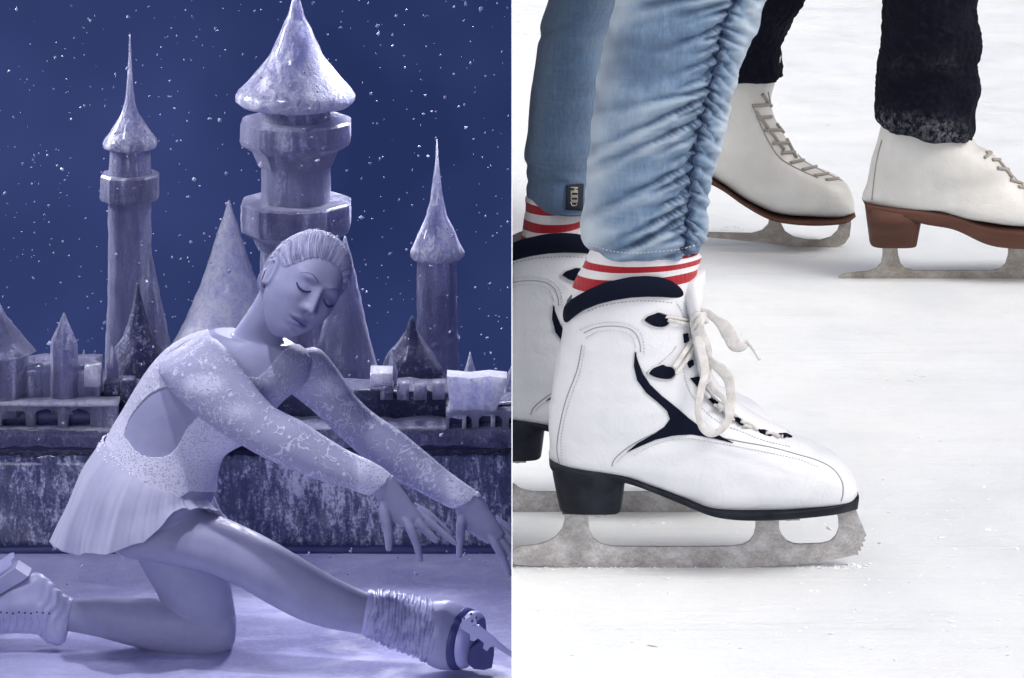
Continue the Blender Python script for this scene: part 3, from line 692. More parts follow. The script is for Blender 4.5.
# added partition: parts the two rinks, keeps daylight out; open beside the camera
M_pw = Mat('white_partition_paint', (.82, .83, .85), .6).m; M_pn = Mat('navy_partition_paint', s2l(48, 58, 108), .9).m
def partition():
    B = Bag(); h = .0003
    rects = [(2, 9.8, ZL - .3, 5), (-3, 2, 1.45, 5), (-3, 2, ZL - .3, .15), (-3, -.3, .15, 1.45)]
    for (a, b, c, d) in rects:
        V = [(x, y, z) for x in (-h, h) for y in (a, b) for z in (c, d)]
        for f in [(0,1,3,2),(4,6,7,5),(0,4,5,1),(2,3,7,6),(0,2,6,4),(1,5,7,3)]:
            B.add(np.array(V)[list(f)], [(0, 1, 2, 3)], 1 if f == (0,1,3,2) else 0)
    o = B.build('wall', None, None, smooth=False, mats=[M_pw, M_pn], fix=False)
    return tag(o, 'added thin white partition seen edge on between the dark show and the bright rink', 'wall')
partition()
# show floor
m = Mat('show_floor_ice', (.4, .42, .7), .2)
fn = m.noise(1.6, 7, .6, stretch=(.6, 2.2, 1), world=True); fs = m.noise(5, 8, .7, stretch=(1.1, 2.2, 1), world=True, dist=.8); ff = m.noise(90, 5, .7, world=True)
c = m.ramp(fn, [(.3, (.38, .38, .62)), (.7, (.54, .54, .78))]); c = m.mix(m.math('MULTIPLY', ramp2(m, fs, (0,)*3, (1,)*3, .48, .7), .5), c, (.80, .80, .95))
c = m.mix(m.math('MULTIPLY', ramp2(m, ff, (0,)*3, (1,)*3, .5, .75), .3), c, (.85, .85, .97))
m.set('Base Color', c); m.set('Roughness', ramp2(m, fs, (.07,)*3, (.24,)*3)); m.bump(fs, .2, .004); m.bump(ff, .15, .001); M_floor = m.m
fl = sheet('floor', -7, X1, np.linspace(-3, 9.8, 60), ZL, M_floor)
# ---- ice castle
def icemat(name, dark, mid, bright, p=(.38, .52, .7), vs=.22, sc=26, rough=.3, coat=.6, sss=.5, clear=0):
    m = Mat(name, mid, rough, **{'Coat Weight': coat, 'Coat Roughness': .12, 'Sheen Weight': .5, 'Sheen Roughness': .35, 'Sheen Tint': (.8, .8, 1, 1), 'Subsurface Weight': sss, 'Subsurface Radius': (.07, .07, .09), 'Subsurface Scale': 1.0})
    a = m.noise(sc, 8, .72, stretch=(1, 1, vs), dist=.6); b = m.noise(7, 5, .6, stretch=(1, 1, .5)); g = m.noise(120, 6, .75)
    f = m.math('ADD', m.math('MULTIPLY', a, .45), m.math('ADD', m.math('MULTIPLY', b, .25), m.math('MULTIPLY', g, .3)))
    m.set('Base Color', m.ramp(f, [(p[0], dark), (p[1], mid), (p[2], bright)]))
    if clear: m.set('Transmission Weight', m.ramp(f, [(p[0], (clear,)*3), (p[1], (clear*.75,)*3), (p[2], (0,)*3)])); m.b.inputs['IOR'].default_value = 1.31
    m.bump(a, .8, .012); m.bump(g, .9, .006); m.set('Roughness', ramp2(m, a, (.30,)*3, (.7,)*3)); return m.m
DK, MD, BR = (.050, .062, .20), (.17, .18, .42), (.72, .72, .95)
M_tower = icemat('clear_ice', (.30, .31, .48), (.46, .47, .66), (.90, .90, 1), (.42, .52, .61), .08, 34, clear=.75)
M_roof = icemat('frosted_roof_ice', (.42, .43, .64), (.62, .63, .85), (.90, .91, 1), (.42, .49, .56), .3, 34, clear=.65)
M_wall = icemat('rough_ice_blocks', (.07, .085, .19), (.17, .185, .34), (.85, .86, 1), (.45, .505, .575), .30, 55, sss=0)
M_dark = icemat('shaded_glassy_ice', (.030, .042, .12), (.07, .08, .19), (.62, .62, .82), (.49, .54, .60), .9, 60, coat=.2, sss=0)  # darker copy of the castle ice, shade put into its colour
M_bright = icemat('lit_frosted_ice', (.40, .41, .60), (.66, .67, .88), (.90, .91, 1), (.36, .44, .54), .7, 34)  # paler copy of the castle ice, bright lighting put into its colour
M_shade = Mat('shade_dark_ice', (.030, .040, .15), .5).m  # even dark colour standing in for shade in the recesses
YW = float(ground(250, 550, ZL)[1])
castle = empty('ice_castle', (float(at(250, 550, YW)[0]), YW + .8, ZL), 'frosted ice castle with pointed round towers over a rough block wall, behind the kneeling skater', 'castle')
def lathe(name, cx, prof, Y, mat, parent, n=40, rot=0, rough=.0, wob=0, smooth=True):
    """prof: (v, half width px) silhouette in the plane y=Y, top to bottom"""
    c0 = None; P = []
    th = np.linspace(0, 2*np.pi, n, endpoint=False) + rot
    K = []
    for i in range(len(prof)-1):
        (a, b), (c, d) = prof[i], prof[i+1]; k = max(1, int(max(abs(c-a), abs(d-b))/4))
        K += [(a + (c-a)*j/k, b + (d-b)*j/k) for j in range(k)]
    K.append(prof[-1])
    for v, h in K:
        C = at(cx, v, Y); r = abs(at(cx + h, v, Y)[0] - C[0]); P.append(np.stack([C[0] + r*np.cos(th), C[1] + r*np.sin(th), np.full(n, C[2])], 1))
    P = np.array(P)
    if rough: 
        q = rough*(fsum(P, 45, 8, int(cx) % 97, (1, 1, .5)) + .6*fsum(P, 130, 8, int(cx) % 89))
        ce = P.mean(1, keepdims=True); d = P - ce; L = np.linalg.norm(d, axis=2, keepdims=True) + 1e-6; P = P + d/L*np.minimum(q[..., None], 1)*np.minimum(1, L/.03)
    V, Fc = ring_mesh(P); o = mesh(name, V, Fc, mat, parent, smooth); fix_normals(o); return o
def tower(cx, Y, shaft, roof, balcs=(), spire=None, m1=None, m2=None, n=40, nr=40):
    t = lathe('tower', cx, shaft, Y, m1 or M_tower, castle, n, rough=.0012, rot=.3, smooth=n > 12)
    lathe('roof', cx, roof, Y, m2 or M_roof, t, nr, rough=.0016)
    for b in balcs: lathe('balcony', cx, b, Y, M_tower, t, 10, rot=.31, rough=.001, smooth=False)
    return t
MAIN = tower(296, YW + .75, [(104,34),(172,34.5),(250,36),(300,37),(420,40)], [(-14,.6),(0,4),(15,8),(38,19),(55,27),(69,38),(82,49),(90,56.5),(95,59.5),(100,59),(104,55),(105,34)],
    [[(119,54),(121,57),(138,57.5),(142,56),(149,45),(164,38),(166,34)], [(200,54),(202,57),(224,57.5),(229,56),(236,44),(248,38),(250,34)]])
tower(130, YW + .62, [(146,20),(176,22),(260,21.5),(350,24),(400,26)], [(34,.6),(60,1.6),(90,3.6),(102,5),(112,8),(122,14),(132,20.5),(139,26),(143,27.5),(147,26.5),(148,20)], [[(173,28),(175,30),(196,30.5),(199,29),(201,22)]])
tower(437, YW + .62, [(253,20),(300,20.5),(335,21),(337,23),(341,23),(343,21.5),(400,23)], [(139,.6),(160,1.8),(181,4.4),(200,7),(215,10.5),(230,17),(243,23),(251,27),(255,27.5),(258,25),(259,20)])
def cone(cx, Y, prof, mat, **k): return lathe('turret', cx, prof, Y, mat, castle, k.pop('n', 36), rough=k.pop('rough', .003)*.4, **k)
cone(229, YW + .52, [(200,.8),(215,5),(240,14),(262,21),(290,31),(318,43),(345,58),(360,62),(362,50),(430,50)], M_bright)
cone(345, YW + .50, [(236,.8),(262,8),(290,15),(320,21),(345,27),(372,34),(376,30),(430,30)], M_tower)
cone(149, YW + .55, [(244,.8),(270,6),(300,12),(330,19),(372,28),(410,28)], M_tower)
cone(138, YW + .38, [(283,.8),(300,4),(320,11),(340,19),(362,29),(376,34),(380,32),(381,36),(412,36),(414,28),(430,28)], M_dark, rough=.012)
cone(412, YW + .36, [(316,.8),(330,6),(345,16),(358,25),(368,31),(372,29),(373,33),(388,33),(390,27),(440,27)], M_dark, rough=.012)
cone(-3, YW + .07, [(299,.8),(315,9),(332,23),(346,35),(351,39),(353,36),(354,31),(412,31)], M_tower, n=8, smooth=False, rough=.004)
cone(64, YW + .05, [(313,.8),(326,6),(341,13.5),(345,14),(412,14)], M_tower, n=8, smooth=False, rough=.003)
def block(name, u0, v0, u1, v1, Y, depth, mat, seg=6, rough=.003, parent=castle, top=None, seed=0):
    """a rough-hewn block: its front face fills the rectangle at y=Y"""
    A = at(u0, v0, Y); Bp = at(u1, v1, Y); z1, z0 = A[2], Bp[2]; w = Bp[0]-A[0]; h = z1-z0
    bm = bmesh.new(); bmesh.ops.create_cube(bm, size=1)
    for v in bm.verts: v.co = Vector((v.co.x*w, v.co.y*depth, v.co.z*h))
    L = max(w, h, depth); 
    for _ in range(6):
        es = [e for e in bm.edges if e.calc_length() > .035]
        if not es or len(bm.verts) > 9000: break
        bmesh.ops.subdivide_edges(bm, edges=es, cuts=1, use_grid_fill=True)
    c = Vector(((A[0]+Bp[0])/2, Y + depth/2, (z0+z1)/2))
    P = np.array([v.co for v in bm.verts]) + np.array(c)
    q = .6*rough*(fsum(P, 50, 8, seed + int(abs(u0)) % 50) + .7*fsum(P, 150, 10, seed + 3))
    C = np.array(c); d = (P - C)/np.array([w, depth, h])*2; e = np.sign(d)*np.abs(d)**8; e /= np.linalg.norm(e, axis=1, keepdims=True) + 1e-6
    P = P + e*q[:, None]
    for v, p in zip(bm.verts, P): v.co = Vector(p - root_of(parent))
    bmesh.ops.recalc_face_normals(bm, faces=bm.faces)
    me = bpy.data.meshes.new(name); bm.to_mesh(me); bm.free(); me.materials.append(mat)
    me.polygons.foreach_set('use_smooth', [True]*len(me.polygons))
    o = bpy.data.objects.new(name, me); COL.objects.link(o); o.parent = parent; return o
xl, xr = -200, 560
wall = block('wall', xl, 456, xr, 552, YW, .55, M_wall, rough=.006)
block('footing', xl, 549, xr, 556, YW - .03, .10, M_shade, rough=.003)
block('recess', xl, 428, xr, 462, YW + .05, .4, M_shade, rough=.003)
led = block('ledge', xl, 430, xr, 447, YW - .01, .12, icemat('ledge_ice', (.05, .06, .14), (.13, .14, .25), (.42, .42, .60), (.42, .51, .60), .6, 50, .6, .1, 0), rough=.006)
# battlements: dark openings between pale piers
def arcade(u0, u1, v0, v1, first, n, step=33, seed=1):
    r = random.Random(seed); holes = []
    for k in range(n):
        a = first + k*step; w = r.uniform(22, 25); p = r.uniform(3, 6)
        if a < u0 + 2 or a + w > u1 - 2: continue
        holes.append([(a, v1 - 3), (a, v0 + 8), (a + 3, v0 + 5), (a + w/2, v0 + 8 - p), (a + w - 3, v0 + 5), (a + w, v0 + 8), (a + w, v1 - 3)])
    poly_plate([(u0, v0), (u1, v0), (u1, v1), (u0, v1)], holes, YW + .02, .02, 'battlement', M_tower, castle)
block('niche_shade', -200, 409, 116, 431, YW + .043, .012, M_shade, rough=.001); block('niche_shade', 450, 413, 560, 431, YW + .043, .012, M_shade, rough=.001)  # dark sheets behind the openings stand in for their shade
arcade(-200, 118, 404, 433, -195.5, 10)
arcade(446, 560, 409, 433, 449, 4, 30, 3)
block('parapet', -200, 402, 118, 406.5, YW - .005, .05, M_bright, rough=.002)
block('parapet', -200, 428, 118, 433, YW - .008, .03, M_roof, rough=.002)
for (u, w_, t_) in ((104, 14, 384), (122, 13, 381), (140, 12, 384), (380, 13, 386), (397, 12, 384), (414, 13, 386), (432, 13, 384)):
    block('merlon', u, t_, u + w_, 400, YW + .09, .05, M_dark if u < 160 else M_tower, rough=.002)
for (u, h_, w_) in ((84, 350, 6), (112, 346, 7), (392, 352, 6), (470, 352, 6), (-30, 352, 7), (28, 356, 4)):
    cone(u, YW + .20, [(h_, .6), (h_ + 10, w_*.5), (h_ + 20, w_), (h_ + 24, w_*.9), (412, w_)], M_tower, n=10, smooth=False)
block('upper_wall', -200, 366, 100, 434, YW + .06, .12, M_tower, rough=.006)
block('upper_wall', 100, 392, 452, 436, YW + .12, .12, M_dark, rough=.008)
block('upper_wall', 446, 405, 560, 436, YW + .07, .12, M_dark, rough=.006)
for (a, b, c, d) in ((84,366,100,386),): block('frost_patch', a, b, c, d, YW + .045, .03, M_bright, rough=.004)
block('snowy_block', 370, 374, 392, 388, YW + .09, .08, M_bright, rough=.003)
def prism(name, poly, Y, dep, mat, seed=3):
    o = poly_plate(poly, [], Y, dep/2, name, mat, castle); return o
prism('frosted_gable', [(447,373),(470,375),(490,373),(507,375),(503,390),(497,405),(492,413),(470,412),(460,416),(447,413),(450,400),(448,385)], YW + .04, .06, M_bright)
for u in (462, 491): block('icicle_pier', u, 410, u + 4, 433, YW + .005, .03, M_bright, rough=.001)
cone(517, YW + .30, [(360,3),(380,12),(412,24),(440,28)], M_tower, n=8, smooth=False)
# ---- falling snow
def snow():
    B = Bag(); r = np.random.RandomState(9); n = 0
    ico = [(0,0,1),(.9,0,.3),(.2,.9,.3),(-.8,.5,.3),(-.7,-.6,.3),(.3,-.9,.2),(0,0,-1)]
    fc = [(0,1,2),(0,2,3),(0,3,4),(0,4,5),(0,5,1),(6,2,1),(6,3,2),(6,4,3),(6,5,4),(6,1,5)]
    while n < 2100:
        u, v = r.uniform(-230, 509), r.uniform(-30, 600)
        Y = r.uniform(YW - .25, YW + 2.5) if v < 548 else r.uniform(YS + .2, YW - .1)
        if v > 370 and r.rand() < .35: continue
        p = at(u, v, Y)
        if p[2] < ZL + .05: continue
        s = r.uniform(.0016, .0040) if r.rand() < .82 else r.uniform(.0040, .0075)
        V = np.array(ico)*s*r.uniform(.6, 1.3, 3); a = r.uniform(0, 6.28); ca, sa = math.cos(a), math.sin(a)
        V = V @ np.array([[ca, 0, sa], [0, 1, 0], [-sa, 0, ca]]); B.add(V + p, fc, 0 if r.rand() < .35 else 1); n += 1
    o = B.build('falling_snow', None, None, smooth=True, mats=[Mat('snowflake', (.70, .71, .88), .9).m, Mat('small_dim_snowflake', (.34, .36, .54), .9).m])
    return tag(o, 'pale snowflakes falling in front of the ice castle and night sky', 'snow', kind='stuff')
SNOW = snow()
# ---- the kneeling figure skater
SKc = (.42, .43, .60)
m = Mat('skater_skin', SKc, .48, **{'Specular IOR Level': .25})
a = m.n.new('ShaderNodeAttribute'); a.attribute_name = 'lip_shade'; b = m.n.new('ShaderNodeAttribute'); b.attribute_name = 'blush'
c = m.ramp(m.noise(16, 7, .65), [(.3, (.32, .33, .48)), (.7, (.385, .395, .545))])
c = m.mix(b.outputs['Fac'], c, (.30, .31, .56)); c = m.mix(a.outputs['Fac'], c, (.13, .13, .33))
m.set('Base Color', c); m.bump(m.noise(350, 3), .25, .0006); m.bump(m.noise(45, 4), .12, .002); m.set('Roughness', ramp2(m, m.noise(60, 5), (.36,)*3, (.58,)*3)); M_body = m.m
m = Mat('swept_hair', (.42, .43, .68), .42)
sa = m.n.new('ShaderNodeAttribute'); sa.attribute_name = 'strand'; c = m.ramp(sa.outputs['Fac'], [(.1, (.24, .25, .42)), (.5, (.44, .45, .63)), (.95, (.78, .78, .94))]); m.set('Base Color', c); M_hair = m.m
M_lash = Mat('dark_lashes', (.035, .045, .16), .6).m
M_brow = Mat('eyebrow_hair', (.17, .18, .31), .8).m
def lace(name, base, thread, scale, dots, width=.018):
    m = Mat(name, base, .6)
    n = m.noise(scale, 3, .5, dist=1.6); d = m.math('ABSOLUTE', m.math('SUBTRACT', n, .5)); line = m.ramp(d, [(0, (1,)*3), (width, (1,)*3), (width*1.7, (0,)*3)])
    n2 = m.noise(scale*2.6, 2, .5, dist=2.2); d2 = m.math('ABSOLUTE', m.math('SUBTRACT', n2, .5)); l2 = m.ramp(d2, [(0, (1,)*3), (width*1.2, (1,)*3), (width*2, (0,)*3)])
    zone = ramp2(m, m.noise(7, 2), (0,)*3, (1,)*3, .50, .56)
    v = m.voro(dots); dt = m.ramp(v, [(.10, (1,)*3), (.2, (0,)*3)])
    f = m.math('MAXIMUM', line, m.math('MAXIMUM', m.math('MULTIPLY', l2, zone), dt))
    at_ = m.n.new('ShaderNodeAttribute'); at_.attribute_name = 'dense'
    v3 = m.voro(230); net = m.ramp(v3, [(.18, (0,)*3), (.42, (1,)*3)])
    f = m.mix(at_.outputs['Fac'], f, m.math('MAXIMUM', net, m.ramp(n2, [(.5, (0,)*3), (.6, (1,)*3)])))
    fr = m.math('MULTIPLY', m.n and f, .8) if False else f
    m.set('Base Color', m.mix(fr, base, thread)); m.bump(fr, .8, .002); return m.m
M_sleeve = lace('lace_sleeve_mesh', (.43, .44, .60), (.78, .78, .92), 19, 34, .013)
M_bodice = lace('beaded_bodice', (.46, .465, .62), (.80, .80, .92), 40, 90)
m = Mat('chiffon', (.72, .73, .94), .75, **{'Sheen Weight': .3}); m.set('Base Color', m.ramp(m.noise(6, 4, stretch=(2, 2, .5)), [(.3, (.44, .45, .60)), (.7, (.62, .62, .76))])); M_chiffon = m.m
m = Mat('skater_boot_leather', (.42, .44, .70), .4); m.set('Base Color', m.ramp(m.noise(12, 5), [(.3, (.34, .35, .54)), (.7, (.52, .53, .72))])); m.bump(m.noise(80), .3, .001); M_bootb = m.m
m = Mat('crumpled_cover', (.36, .38, .66), .32); m.set('Base Color', m.ramp(m.noise(22, 6, .7), [(.35, (.22, .23, .42)), (.6, (.50, .51, .72))])); M_cover = m.m
M_bsole = Mat('dark_boot_sole', (.05, .06, .20), .4).m
M_pale = Mat('pale_boot_sole', (.48, .49, .78), .4).m
M_bsteel = Mat('skater_steel', (.42, .44, .62), .3, .8).m
skater = empty('person', (float(at(200, 640, YS)[0]), YS, ZL), 'kneeling figure skater in pale lace dress, head bowed, arms swept low over stretched leg', 'person')
# frames
HU = np.array([1., 0, 0]); HS = UP; HT = -FW
def scr(x, s, t): return HU*x + HS*s + HT*t
l_ = scr(.74, -.47, -.48); l_ /= np.linalg.norm(l_)
u_ = scr(.50, .83, -.04); u_ -= l_*(u_ @ l_); u_ /= np.linalg.norm(u_)
f_ = np.cross(l_, u_); 
if f_ @ HT < 0: f_ = -f_
HC = at(301.5, 288.5, YS - .06); HK = 1.07
HM = np.stack([l_, f_, u_], 1)           # local (left, forward, up) -> world
def h2w(P): return HC + np.asarray(P)*HK @ HM.T
def w2h(P): return (np.asarray(P) - HC) @ HM / HK
def G(x, z, cx, cz, sx, sz): return np.exp(-((x-cx)/sx)**2 - ((z-cz)/sz)**2)
def face_disp(x, z):
    ax = np.abs(x); d = 0
    d = d - .0105*G(ax, z, .031, .010, .017, .011)          # sockets
    d = d + .0068*G(ax, z, .032, .007, .012, .0085)         # closed lids
    d = d + .0040*G(ax, z, .030, .028, .022, .007)          # brow
    d = d + .0035*G(ax, z, .048, -.020, .016, .016)         # cheekbone
    t = np.clip((.018 - z)/.052, 0, 1); ridge = np.where((z < .022), np.exp(-(x/(.0065 + .006*t))**2), 0)
    nose = (.004 + .0175*t**1.3)*ridge*np.exp(-np.maximum(0, (-.034 - z)/.0045)**2)*np.clip((.024 - z)/.008, 0, 1)
    d = d + nose + .0065*G(ax, z, .0125, -.030, .0055, .0060)
    d = d - .0050*G(ax, z, .0065, -.0385, .0030, .0028)
    d = d + .0055*np.exp(-(x/.021)**2)*np.exp(-((z + .0570)/.0050)**2) + .0068*np.exp(-(x/.018)**2)*np.exp(-((z + .0695)/.0058)**2)
    d = d - .0042*np.exp(-(x/.021)**4)*np.exp(-((z + .0635)/.0019)**2)
    d = d - .0025*G(x, z, 0, -.079, .018, .005) + .0065*G(x, z, 0, -.094, .026, .014) - .0012*G(x, z, 0, -.047, .003, .006)
    return d
def head_pts(k=1.0, n=220, feat=True):
    th = np.linspace(0.0001, np.pi - .0001, n); ph = np.linspace(0, 2*np.pi, 2*n, endpoint=False)
    T, PH = np.meshgrid(th, ph, indexing='ij')
    return head_shape(np.stack([np.sin(T)*np.cos(PH), np.sin(T)*np.sin(PH), np.cos(T)], -1), k, feat)
def head_shape(D, k=1.0, feat=False):
    x, y, z = D[..., 0]*.074*k, D[..., 1]*.094*k, D[..., 2]*.113*k
    lo = np.clip((-.005 - z)/.10, 0, 1)
    x = x*(1 - .27*lo**1.6)
    y = np.where(y > 0, y*(1 - .06*lo) + .017*lo*np.clip(D[..., 1]*1.5, 0, 1), y*(1 - .50*lo))
    x = x*(1 + .03*np.clip(D[..., 2], 0, 1))
    y = y - .012*np.clip(-D[..., 1], 0, 1)*np.clip(z/.1, 0, 1)
    # flatter face plane
    fr = np.clip(y/.09, 0, 1)
    y = y - .010*fr**3*np.exp(-(x/.05)**2)*(1)
    if feat: y = y + face_disp(x, z)*np.clip((y - .01)/.03, 0, 1)
    return np.stack([x, y, z], -1)
PARTS = {}
def limb(key, secs, M=60, N=40, Y=YS): 
    P = rings(secs, Y, M, N); PARTS[key] = ring_mesh(P); return P
limb('torso', [(188,535,128,548,.07),(205,514,102,532,.12),(214,495,88,500,.155),(217,472,99,458,.135),(226,452,112,430,.115),(250,437,124,410,.112),(268,415,137,388,.115),(284,398,152,366,.112),(306,378,170,348,.10),(308,356,190,337,.080),(292,343,214,330,.058)], 90, 64)
limb('neck', [(290,362,220,352,.052,-.01),(283,340,236,328,.046,-.01),(284,325,248,311,.044,-.02),(294,306,258,294,.045,-.03),(304,290,264,280,.046,-.04)])
limb('arm_near', [(200,338,160,362,.035,-.06),(214,340,160,372,.056,-.08),(230,355,172,390,.058,-.11),(248,379,200,416,.054,-.14),(272,407,236,440,.047,-.17),(300,422,268,458,.043,-.19),(325,438,299,471,.040,-.20),(348,452,327,481,.035,-.21),(368,461,348,487,.029,-.22),(384,470,368,494,.024,-.22),(392,477,374,490,.020,-.22)])
limb("arm_far", [(298,352,272,374,.035,.04),(318,350,280,384,.055,.05),(338,372,290,391,.052,.06),(354,396,313,409,.047,.05),(374,415,336,431,.043,.04),(398,431,360,453,.039,.03),(424,452,390,476,.034,.01),(449,473,420,491,.028,-.01),(470,488,451,507,.023,-.02),(478,494,457,506,.020,-.02)])
limb('thigh_front', [(160,490,94,530,.085,-.02),(182,501,118,552,.088,-.05),(205,512,158,560,.084,-.07),(235,524,202,569,.076,-.09),(265,538,236,583,.068,-.11),(290,552,266,601,.060,-.12),(318,569,299,618,.057,-.12),(342,582,327,627,.050,-.12),(362,591,354,632,.044,-.12),(385,598,380,638,.038,-.12),(405,605,400,643,.034,-.12)], 80)
limb('thigh_rear', [(200,515,118,520,.085,.07),(214,548,136,555,.084,.07),(228,577,150,580,.078,.06),(234,605,166,606,.068,.05),(236,625,183,622,.058,.04),(232,640,188,640,.046,.03),(222,651,198,652,.022,.03)])
limb('shank_rear', [(236,624,235,640,.014,.03),(233,615,231,649,.034,.03),(226,609,222,653,.047,.03),(214,606,210,655,.053,.03),(190,603,188,655,.055,.03),(160,600,160,651,.054,.03),(130,598,129,644,.050,.03),(100,597,98,636,.041,.03),(75,599,72,631,.034,.03),(55,600,52,628,.032,.03),(35,596,30,622,.03,.03)])
def hand(key, palm, fingers, Y):
    B = Bag(); P = rings(palm, Y, 30, 24); B.add(*ring_mesh(P)); PARTS[key] = (np.concatenate(B.V), B.F)
    for i, (pts, r0, r1) in enumerate(fingers):
        S = spline([(p[0], p[1], p[2] if len(p) > 2 else 0) for p in pts], 22)
        W = [at(s[0], s[1], Y + s[2]) for s in S]; q = np.linspace(0, 1, 22)
        r = 1.08*(r0 + (r1*.88 - r0)*q)*np.clip(.30 + q*2.3, 0, 1)*(1 + .07*np.exp(-((q-.45)/.06)**2) + .06*np.exp(-((q-.75)/.05)**2)); r = r*np.sqrt(np.clip(1 - np.clip((q-.93)/.09, 0, 1)**2, .05, 1))
        PARTS[key + 'f%d' % i] = tube(W, r, 14)
hand('hand_near', [(393,475,372,487,.019,0),(398,483,375,496,.019,0),(406,494,381,508,.0175,0),(414,505,388,518,.016,0),(420,513,398,524,.015,0),(424,519,406,528,.010,0)],
     [([(381,496,-.01),(384,512,-.015),(388,530,-.02),(389,551,-.02)], .0135, .0085),
      ([(402,514,-.01),(411,530,-.015),(417,546,-.015),(421,562,-.01)], .0120, .0070),
      ([(412,510,0),(420,524,-.004),(429,534,-.004),(438,542,0)], .0115, .0078),
      ([(416,508,.01),(429,521,.01),(443,533,.01),(457,545,.012)], .0100, .0062),
      ([(414,503,.022),(428,514,.026),(442,526,.03),(452,537,.03)], .0090, .0060)], YS - .22)
hand('hand_far', [(478,492,455,505,.019,0),(484,501,456,514,.019,0),(492,513,461,526,.018,0),(499,524,475,536,.017,0),(505,534,487,544,.012,0)],
     [([(463,508,-.01),(461,525,-.014),(460,541,-.016),(459,558,-.016)], .0130, .0072),
      ([(486,530,-.01),(496,545,-.012),(504,560,-.012),(510,577,-.01)], .0115, .0070),
      ([(492,528,0),(503,543,0),(513,557,0),(522,574,0)], .0110, .0068),
      ([(496,522,.012),(508,537,.012),(520,550,.012),(532,564,.012)], .0105, .0065),
      ([(496,516,.022),(508,528,.026),(520,540,.03),(530,552,.03)], .0095, .0062)], YS - .02)
Hd = head_pts(); n_, m_ = Hd.shape[:2]
HV = h2w(Hd.reshape(-1, 3)); HF = grid_faces(n_, m_)
PARTS['head'] = (HV, HF + [tuple(range(m_)), tuple((n_-1)*m_ + j for j in reversed(range(m_)))])
for s_ in (-1, 1):      # ears
    E = [(s_*(.071 + .010*math.sin(a*.5 + .4)), -.006 + .015*math.cos(a), -.001 + .0245*math.sin(a)) for a in np.linspace(-1.9, 3.4, 30)]
    PARTS['ear%d' % s_] = tube(h2w(E), np.interp(np.linspace(0, 1, 30), [0, .1, .6, 1], [.006, .0065, .006, .0045]), 10)
    E = [(s_*.062, -.018, .030), (s_*.065, -.018, .0), (s_*.060, -.014, -.030)]
    PARTS['earb%d' % s_] = tube(h2w(spline(E, 12)), [.019]*12, 14)
B = Bag()
for k, (V, Fc) in PARTS.items(): B.add(V, Fc)
body = B.build('body', M_body, skater); remesh(body, .0026, 3)
W = world_verts(body); hl = w2h(W); N_ = len(W)
isface = (hl[:, 1] > .03) & (np.abs(hl[:, 0]) < .07) & (np.abs(hl[:, 2]) < .11)
xx, zz = hl[:, 0], hl[:, 2]
lip_shade = np.where(isface, np.clip(1.5 - ((xx/.025)**2 + ((zz + .063)/.0128)**2)*1.5, 0, 1), 0)
mouth_shade = np.where(isface, np.exp(-(xx/.020)**6)*np.exp(-((zz + .0635)/.0018)**2), 0)
nostril_shade = np.where(isface, np.exp(-((np.abs(xx)-.0065)/.0034)**2 - ((zz + .0395)/.0030)**2), 0)
attr(body, 'lip_shade', np.clip(lip_shade*.62 + mouth_shade*.8 + nostril_shade*.8, 0, 1))  # lip colour, plus painted shade in the mouth line and nostrils
lid = np.where(isface, G(np.abs(xx), zz, .032, .013, .018, .009), 0)
attr(body, 'blush', np.clip(lid*.45, 0, 1))
# lashes, brows on the face
bvb = bvh_of(body)
def on_face(x, z, off):
    o = h2w([x, .16, z]); r = bvb.ray_cast(Vector(o), Vector(-f_)); return np.array(r[0]) + f_*off if r[0] is not None else None
for s_ in (-1, 1):
    pts = [on_face(s_*x, z, .0006) for x, z in [(.017,.0035),(.022,-.0005),(.028,-.0035),(.034,-.0045),(.040,-.0035),(.045,-.0005),(.049,.004)]]
    pts = spline([tuple(p) for p in pts], 24); B = Bag(); B.add(*tube(pts,   .0009 + .0018*np.sin(np.linspace(.3, 2.9, 24)), 8))
    for p in pts[3::2]:
        B.add(*tube([p, p + f_*.004 - u_*.004 + l_*s_*.001], [.0006, .0002], 5))
    B.build('eyelashes', M_lash, body)
    pts = [on_face(s_*x, z, .0003) for x, z in [(.014,.027),(.022,.0315),(.032,.034),(.042,.032),(.051,.025)]]
    pts = spline([tuple(p) for p in pts], 24); B = Bag(); B.add(*tube(pts, np.interp(np.linspace(0, 1, 24), [0, .3, 1], [.0018, .0021, .0006]), 8, flat=.6)); B.build('eyebrow', M_brow, body)
# hair: a swept cap with strand grooves, gathered in a low bun
Hh = head_pts(1.0, 260, False); x, y, z = Hh[..., 0], Hh[..., 1], Hh[..., 2]
line = .078 - .030*(np.abs(x)/.06)**2.2 - .6*np.maximum(0, -(y - .060)) - .9*np.maximum(0, .02 - y)
line = np.maximum(line, -.075); line = np.where((np.abs(x) > .05) & (y > -.02) & (y < .03), np.maximum(line, .020), line)
hgt = z - line
bdir = np.array([0, -.95, -.15]); bdir /= np.linalg.norm(bdir)
D = Hh/np.linalg.norm(Hh, axis=2, keepdims=True)
e1 = np.array([1., 0, 0]); e2 = np.cross(bdir, e1); az = np.arctan2(D @ e2, D @ e1); po = np.arccos(np.clip(D @ bdir, -1, 1))
az = az + .35*np.sin(po*1.5) + .05*np.sin(po*5)
str_ = .0003*np.sin(az*46 + 2*np.sin(po*3)) + .0003*np.sin(az*97 + 3*np.sin(po*2)) + .0003*np.sin(az*151) + .0012*np.sin(az*9 + 1) + .0005*np.sin(az*27 + 3*np.sin(po*2))
rise = np.clip(hgt/.030, 0, 1)**.7*(.010 + .006*np.clip(z/.1, 0, 1)) - .004*(hgt < 0) + str_*np.clip(hgt/.012, 0, 1)
Hp = Hh + D*rise[..., None]
n_, m_ = Hp.shape[:2]; keep = hgt > -.004; Fc = []
